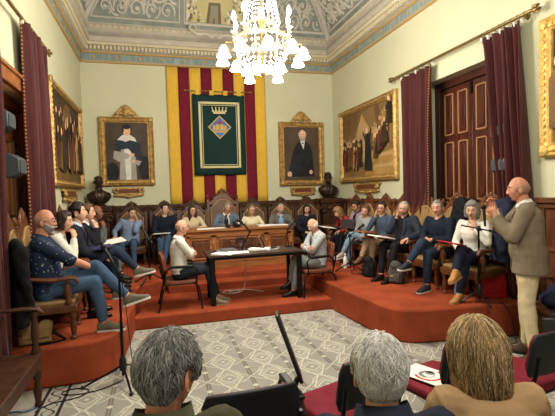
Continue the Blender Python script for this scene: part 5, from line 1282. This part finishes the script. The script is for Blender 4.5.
person('young dark-haired man in dark suit and light blue shirt, on the left', (-.96, 5.72, 1.50), PZ, -88, 'fair', lean=0, curve=6, hyaw=-4, hpitch=-6, arm=('lap', 'lap'), leg='cross_r', legov=(((.02, .46, .17), (.02, .72, -.10), (.0, 1, .2)), ((-.11, .42, .02), (-.08, .46, .085), (0, 1, 0))), top=C('dark_suit', (30, 34, 44), .15), topkind='jacket', inner=C('pale_blue_shirt', (176, 192, 206), .05), trousers=JEAND, shoes=SHOEG, sole=SOLEW, hair=('swept', 'black', .026, .1), seed=4, vox=.012)
person('man in black jacket holding his chin, beside the bald man', (-.94, 6.30, 1.48), PZ, -86, 'fair', lean=6, curve=10, hyaw=-8, arm=('chin', 'lap'), leg='sit', top=C('black_jacket', (24, 26, 30), .2), topkind='jacket', inner=C('white_shirt', (208, 208, 204), .04), trousers=BLKT, shoes=SHOEK, hair=('crop', 'brown', .016, .1), seed=5)
person('bald dark-skinned man in grey suit holding a paper', (-.91, 6.92, 1.45), PZ, -88, 'brown', lean=10, curve=10, hyaw=-10, arm=('chin', 'lap'), leg='sit', top=C('grey_suit', (74, 76, 78), .12), topkind='jacket', inner=C('white_shirt', (208, 208, 204), .04), trousers=GREYT, shoes=SHOEK, hair=('fringe', 'black', .005, .1), seed=6)
# back row, facing the room
person('dark-haired man in light blue shirt leaning on his hand', (-.49, 8.50, 1.36), PZ, 176, 'fair', lean=4, curve=8, tilt=-6, hyaw=24, hroll=-8, hpitch=2, arm=('rest', 'cheek'), leg='sit', top=C('light_blue_shirt', (122, 142, 172), .1), trousers=JEAN, shoes=SHOEB, hair=('crop', 'darkbrown', .012, .1), belly=.06, girth=1.08, seed=7, wide=1.06)
person('man in dark navy sweater and jeans, hands in lap, by the flag', (.11, 8.45, 1.42), PZ, 178, 'fair', lean=2, hyaw=26, hpitch=-4, arm=('lap', 'lap'), leg='cross_l', legov=(((.10, .42, .02), (.09, .42, .085), (.15, 1, 0)), ((-.06, .44, .06), (.02, .52, .10), (.2, 1, -.1))), top=C('navy_sweater', (24, 30, 44), .15), topkind='sweater', trousers=JEAN, shoes=mat('red_brown_leather', s2l(120, 52, 40), .5), hair=('short', 'black', .020, .1), seed=8)
person('woman with long dark hair, glasses and cream blouse behind the desk', (.63, 8.45, 1.37), PZ, 182, 'fair', lean=4, hyaw=16, arm=('desk', 'desk'), leg='sit', top=C('cream_blouse', (198, 180, 146), .08), trousers=BLKT, shoes=SHOEK, hair=('long', 'darkbrown', .020, .26), glasses=GLS, female=True, seed=9)
person('man in blue-grey jacket over white shirt at the middle of the desk', (1.31, 8.40, 1.40), PZ, 180, 'tan', lean=6, hyaw=14, hroll=-6, arm=('desk', 'desk'), leg='sit', top=C('blue_grey_jacket', (92, 104, 122), .1), topkind='jacket', inner=C('white_shirt', (208, 208, 204), .04), trousers=NAVYT, shoes=SHOEK, hair=('short', 'grey', .018, .1), seed=10, open_=.09)
person('woman with glasses in cream top and red necklace behind the desk', (1.82, 8.45, 1.33), PZ, 176, 'fair', lean=4, hyaw=12, hroll=-4, arm=('desk', 'desk'), leg='sit', top=C('ivory_top', (214, 206, 172), .06), trousers=NAVYT, shoes=SHOEK, hair=('long', 'lightbrown', .018, .15), glasses=GLS, female=True, seed=11)
person('grey-haired man in grey jacket and blue shirt behind the desk', (2.43, 8.45, 1.34), PZ, 178, 'pink', lean=2, hyaw=8, hpitch=-12, hroll=-8, arm=('desk', 'desk'), leg='sit', top=C('tweed_grey', (100, 98, 94), .15), topkind='jacket', inner=C('sky_shirt', (122, 158, 200), .06), trousers=GREYT, shoes=SHOEK, hair=('crop', 'silver', .012, .1), beard=('silver', .008), seed=12, open_=.085)
person('woman with dark bob in black top right of the desk', (3.0, 8.45, 1.31), PZ, 172, 'fair', lean=4, hyaw=4, arm=('lap', 'lap'), leg='sit', top=C('black_top', (30, 32, 42), .15), topkind='sweater', trousers=BLKT, shoes=SHOEK, hair=('bob', 'black', .022, .12), female=True, seed=13)
# right platform row, facing left
person('woman with curly blonde-brown hair and red top bending forward', (3.40, 7.74, 1.25), PZ, 92, 'fair', lean=24, curve=18, hpitch=28, hyaw=6, arm=('knee', 'knee'), leg='cross_r', top=C('brick_red_top', (142, 54, 48), .12), topkind='sweater', trousers=BLKT, shoes=SHOEK, hair=('curly', 'lightbrown', .030, .13), female=True, seed=14)
person('person with short black hair in lilac cardigan holding a dark folder', (3.56, 7.28, 1.38), PZ, 100, 'tan', lean=2, curve=8, hpitch=18, hyaw=14, arm=('lap', 'lap'), leg='sit', top=C('lilac_cardigan', (150, 130, 148), .08), topkind='jacket', inner=C('black_tee', (28, 28, 32)), trousers=BLKT, shoes=SHOEK, hair=('short', 'black', .028, .1), female=True, seed=15, open_=.08)
person('person with short brown hair in grey hoodie and pale jeans', (3.47, 6.73, 1.31), PZ, 104, 'fair', lean=8, curve=14, tilt=-7, hpitch=8, hyaw=24, hroll=-16, arm=('lap', 'lap'), leg='cross_l', legov=(((.10, .43, .03), (.06, .46, .085), (.0, 1, 0)), ((-.0, .44, .15), (.06, .64, -.22), (.1, 1, -.1))), top=C('heather_hoodie', (150, 152, 152), .12), topkind='sweater', trousers=JEANL, shoes=mat('pale_trainer', s2l(170, 150, 146), .7), sole=SOLEW, hair=('short', 'brown', .022, .1), female=True, seed=16)
person('man with glasses in blue-grey shirt and beige trousers, hand at cheek', (3.45, 6.13, 1.38), PZ, 108, 'fair', lean=2, curve=8, hyaw=22, hpitch=4, hroll=-4, arm=('cheek', 'lap'), leg='cross_r', legov=(((-.02, .44, .12), (-.04, .66, -.22), (-.1, 1, -.1)), ((-.10, .42, .02), (-.10, .46, .085), (0, 1, 0))), top=C('slate_shirt', (62, 74, 90), .12), trousers=BEIGET, shoes=SHOEB, hair=('short', 'darkbrown', .022, .1), glasses=GLS, seed=17, vox=.012)
person('heavy grey-haired man with glasses in dark jacket and black shirt', (3.46, 5.50, 1.39), PZ, 108, 'pink', lean=-2, curve=10, hyaw=20, hpitch=0, hroll=-4, arm=('cheek', 'rest'), leg='sit', legov=(((.12, .42, .04), (.10, .52, .085), (.1, 1, 0)), ((-.12, .42, .04), (-.12, .56, .085), (-.1, 1, 0))), top=C('charcoal_jacket', (40, 46, 58), .15), topkind='jacket', inner=C('black_shirt', (22, 22, 26)), trousers=BLKT, shoes=SHOEK, hair=('crop', 'silver', .010, .1), glasses=GLSM, beard=('stubble', .004), belly=.10, girth=1.15, wide=1.08, seed=18, vox=.012, open_=.11)
person('man with short grey hair in navy sweater and jeans, hands clasped', (3.54, 4.83, 1.41), PZ, 108, 'pink', lean=-2, curve=8, hyaw=14, hpitch=2, hroll=4, arm=('lap', 'lap'), leg='cross_r', legov=(((-.02, .44, .17), (-.02, .76, -.10), (-.1, 1, .05)), ((-.10, .42, .02), (-.10, .46, .085), (0, 1, 0))), armov={'R': ((.04, .26, .20), (.8, -.5, -.3), (-.6, .6, 0), (0, 0, -1), .7), 'L': ((-.04, .25, .19), (-.8, -.5, -.3), (.6, .6, 0), (0, 0, -1), .7)}, top=C('deep_navy_sweater', (24, 32, 46), .12), topkind='sweater', inner=C('pale_collar', (170, 180, 190)), trousers=JEAND, shoes=SHOEN, sole=SOLEW, hair=('crop', 'grey', .010, .1), seed=19, vox=.011)
person('grey-haired woman in white blouse, fist at her chin, red folder on knee', (3.56, 4.21, 1.40), PZ, 112, 'fair', lean=4, curve=8, hyaw=16, hpitch=4, arm=('lap', 'chin'), leg='cross_r', legov=(((-.04, .45, .15), (-.12, .74, -.10), (-.1, 1, -.15)), ((-.08, .42, .02), (-.02, .48, .085), (0, 1, 0))), top=C('white_blouse', (216, 214, 204), .05), trousers=NAVYT, shoes=SHOET, sole=SHOET, hair=('bob', 'grey', .026, .10), female=True, girth=1.06, seed=20, vox=.011)
# the two at the table
person('bald man with glasses in white shirt, arms folded, at the table', (.29, 5.90, 1.24), TZ, -88, 'pink', lean=-2, curve=10, hyaw=-4, arm=('cross', 'cross'), leg='sit', legov=(((.09, .42, .0), (.10, .50, .085), (.1, 1, 0)), ((-.09, .43, .02), (-.08, .58, .085), (-.05, 1, 0))), top=C('crisp_white_shirt', (214, 212, 204), .05), trousers=C('navy_jeans', (34, 38, 48)), shoes=mat('beige_suede', s2l(122, 104, 84), .85), sole=SOLEG, hair=('fringe', 'stubble', .006, .1), glasses=GLS, seed=21, vox=.011, smin=.9, hip=.5, smax=.93)
person('white-haired man in light grey suit, arms folded, at the table', (2.20, 5.95, 1.17), TZ, 94, 'pink', lean=-2, curve=14, hyaw=14, hpitch=20, arm=('cross', 'cross'), leg='cross_r', legov=(((.02, .43, .08), (.04, .50, -.30), (.0, 1, -.1)), ((-.08, .42, .02), (-.06, .50, .085), (0, 1, 0))), top=C('light_grey_suit', (164, 168, 170), .06), topkind='jacket', inner=C('white_shirt', (208, 208, 204), .04), tie=C('dark_tie', (40, 42, 50)), trousers=C('grey_flannel', (112, 114, 112), .08), shoes=SHOEK, hair=('fringe', 'white', .010, .1), seed=22, vox=.011, smin=.88, hip=.5, smax=.93)
# the standing speaker
person('standing bald man in taupe jacket and cream trousers speaking', (3.33, 3.31, 1.64), 0, 48, 'ruddy', lean=3, curve=6, hyaw=2, hpitch=2, leg='stand', legov=(((.10, .03, -.43), (.12, .02, .085), (.3, 1, 0)), ((-.10, .03, -.43), (-.13, -.03, .085), (-.3, 1, 0))),
       armov={'R': ((.05, .30, .45), (.5, -.2, -1), (-.2, .3, .9), (-1, -.2, 0), .5), 'L': ((-.13, .29, .39), (-.4, -.3, -1), (.2, .4, .9), (.9, -.2, .1), .9), }, top=C('taupe_jacket', (122, 110, 92), .08), topkind='jacket', inner=C('white_shirt', (208, 208, 204), .04), trousers=CREAMT, shoes=mat('brown_suede', s2l(74, 58, 44), .85), hair=('fringe', 'stubble', .005, .1), sc=1.0, vox=.010, belly=.05, girth=1.06, old=True, seed=23, open_=.09)
# the audience seen from behind
GSTR = [hairm('g1', (72, 70, 67), (98, 96, 92)), hairm('g2', (140, 138, 134), (172, 170, 166)), hairm('g3', (100, 98, 94), (128, 126, 122))]
WSTR = [hairm('w1', (210, 208, 204), (228, 226, 222)), hairm('w2', (172, 170, 166), (194, 192, 188)), hairm('w3', (196, 192, 186), (210, 207, 202))]
BSTR = [hairm('b1', (186, 160, 116), (214, 190, 146)), hairm('b2', (112, 86, 56), (140, 112, 76)), hairm('b3', (158, 130, 88), (184, 156, 112)), hairm('b4', (70, 58, 44), (92, 74, 56))]
person('man with thick grey hair in olive jacket, seen from behind', (.01, 1.30, 1.145), 0, -2, 'ruddy', lean=0, curve=8, hyaw=-42, hpitch=2, arm=('knee', 'knee'), leg='sit', top=C('olive_jacket', (66, 66, 46), .12), topkind='coat', inner=C('pale_blue_collar', (186, 196, 204)), trousers=BLKT, shoes=SHOEK, hair=('short', 'grey', .020, .1), vox=.008, strands=(4200, .0019, GSTR, 26), seed=24, wide=.98, hip=.5, sc=.96)
person('white-haired man in navy jacket with a hand raised, seen from behind', (.66, 1.21, 1.09), 0, -12, 'pink', lean=4, curve=10, hyaw=-2, hpitch=-2, armov={'L': ((-.10, .34, .24), (-.8, -.2, -.7), (.5, .5, .55), (.6, -.5, -.2), .7)}, arm=('knee', 'knee'), leg='sit', top=C('dark_navy_jacket', (30, 36, 50), .12), topkind='coat', trousers=BLKT, shoes=SHOEK, hair=('short', 'white', .016, .1), vox=.008, strands=(4200, .0017, WSTR, 22), girth=.95, seed=25, wide=.98, hip=.48, sc=.95)
person('woman with blonde bob in tan quilted coat, seen from behind', (1.19, 1.39, 1.025), 0, -14, 'fair', lean=4, curve=10, hyaw=10, hpitch=4, arm=('lap', 'lap'), collar=False, leg='sit', top=C('tan_coat', (150, 122, 88), .1), topkind='coat', trousers=BLKT, shoes=SHOEK, hair=('bob', 'blond', .034, .165), vox=.008, strands=(5200, .0017, BSTR, 75), female=True, girth=1.04, seed=26, hip=.47, sc=.96)
# ------------------------------------------------------------------ things they hold
def flat(name, label, cat, loc, rot, size, m):
    o = MB().box((0, 0, 0), size).build(name, m, None, bev=.002); o.location = loc; o.rotation_euler = rot; return tag(o, label, cat)
MUST = mat('yellow_folder', s2l(196, 150, 70), .7); REDF = mat('red_folder', s2l(150, 26, 34), .5); DKF = mat('dark_folder', s2l(44, 34, 40), .5); CLIP = mat('clipboard_brown', s2l(130, 84, 50), .5)
flat('document', 'white paper over yellow folder on the lap of the bald man in grey suit', 'document', (-.66, 6.72, 1.03), (R(10), R(-8), .4), (.30, .22, .012), PAPER)
flat('tablet_computer', 'dark blue tablet on the knees of the young dark-suited man', 'tablet', (-.70, 5.62, 1.07), (R(6), R(-6), .3), (.24, .18, .012), mat('blue_cover', s2l(44, 46, 84), .5))
flat('document', 'white papers on the lap of the navy-sweatered man by the flag', 'document', (.02, 8.14, .98), (R(-8), 0, .2), (.30, .21, .012), PAPER)
flat('folder', 'dark folder held upright by the person in lilac cardigan', 'folder', (3.30, 7.10, 1.07), (R(48), 0, R(-50)), (.27, .20, .014), DKF)
flat('clipboard', 'brown clipboard on the lap of the man in blue-grey shirt', 'clipboard', (3.06, 5.92, 1.03), (R(5), R(8), R(20)), (.32, .23, .014), CLIP)
flat('document', 'white papers on the thigh of the heavy man in dark jacket', 'document', (3.06, 5.46, 1.00), (R(4), R(10), R(15)), (.34, .22, .014), PAPER)
flat('folder', 'red folder with papers on the knees of the white-bloused woman', 'folder', (3.22, 4.14, 1.04), (R(8), R(10), R(28)), (.30, .22, .016), REDF)
flat('document', 'sheet of paper on the knees of the woman in red top', 'document', (3.12, 7.62, .98), (R(5), R(8), R(10)), (.28, .20, .010), PAPER)
root = empty('hand_microphone', (3.03, 3.41, 1.37), 0, 'black hand microphone held at the chest of the standing man', 'microphone')
mb = MB(); mb.tube([(0, 0, -.07), (-.01, .0, .08)], [.011, .014], 8, rnd=True); mb.build('handle', BLACK, root)
mb = MB(); mb.ball((-.012, 0, .11), (.024, .024, .028), 10); mb.build('grille', BLACKM, root)
# ------------------------------------------------------------------ camera, light
def camera():
    yaw, pit, rol = .27229, .03663, .02962
    fw = V((math.sin(yaw)*math.cos(pit), math.cos(yaw)*math.cos(pit), -math.sin(pit))); rt = V((math.cos(yaw), -math.sin(yaw), 0)); dn = fw.cross(rt)
    c, s = math.cos(rol), math.sin(rol); r2 = c*rt+s*dn; d2 = -s*rt+c*dn
    m = Matrix((r2, -d2, -fw)).transposed().to_4x4(); m.translation = V((0, 0, 1.68))
    cd = bpy.data.cameras.new('camera'); cd.sensor_width = 36; cd.sensor_fit = 'HORIZONTAL'; cd.lens = 425/555*36; cd.clip_start = .05
    o = bpy.data.objects.new('camera', cd); COL.objects.link(o); o.matrix_world = m; scene.camera = o
camera()
def lamp(name, loc, energy, r, col=(1, .92, .80)):
    l = bpy.data.lights.new(name, 'POINT'); l.energy = energy; l.shadow_soft_size = r; l.color = col
    o = bpy.data.objects.new(name, l); COL.objects.link(o); o.location = loc; return o
for k in range(5):
    a = 2*PI*k/5+.3; lamp('chandelier_light', (1.29+.62*math.cos(a), 5.1+.62*math.sin(a), 3.25), 74, .12)
lamp('chandelier_light', (1.29, 5.1, 3.95), 120, .25)
lamp('rear_chandelier_light', (1.2, .6, 4.4), 400, .5)
w = bpy.data.worlds.new('world'); scene.world = w; w.use_nodes = True
w.node_tree.nodes['Background'].inputs[0].default_value = (1, .95, .86, 1); w.node_tree.nodes['Background'].inputs[1].default_value = .34
vs = scene.view_settings; vs.view_transform = 'Standard'; vs.look = 'None'; vs.exposure = 0.; vs.gamma = 1.; vs.use_curve_mapping = False
scene.cycles.use_denoising = True
scene.cycles.max_bounces = 6
scene.cycles.sample_clamp_indirect = 4
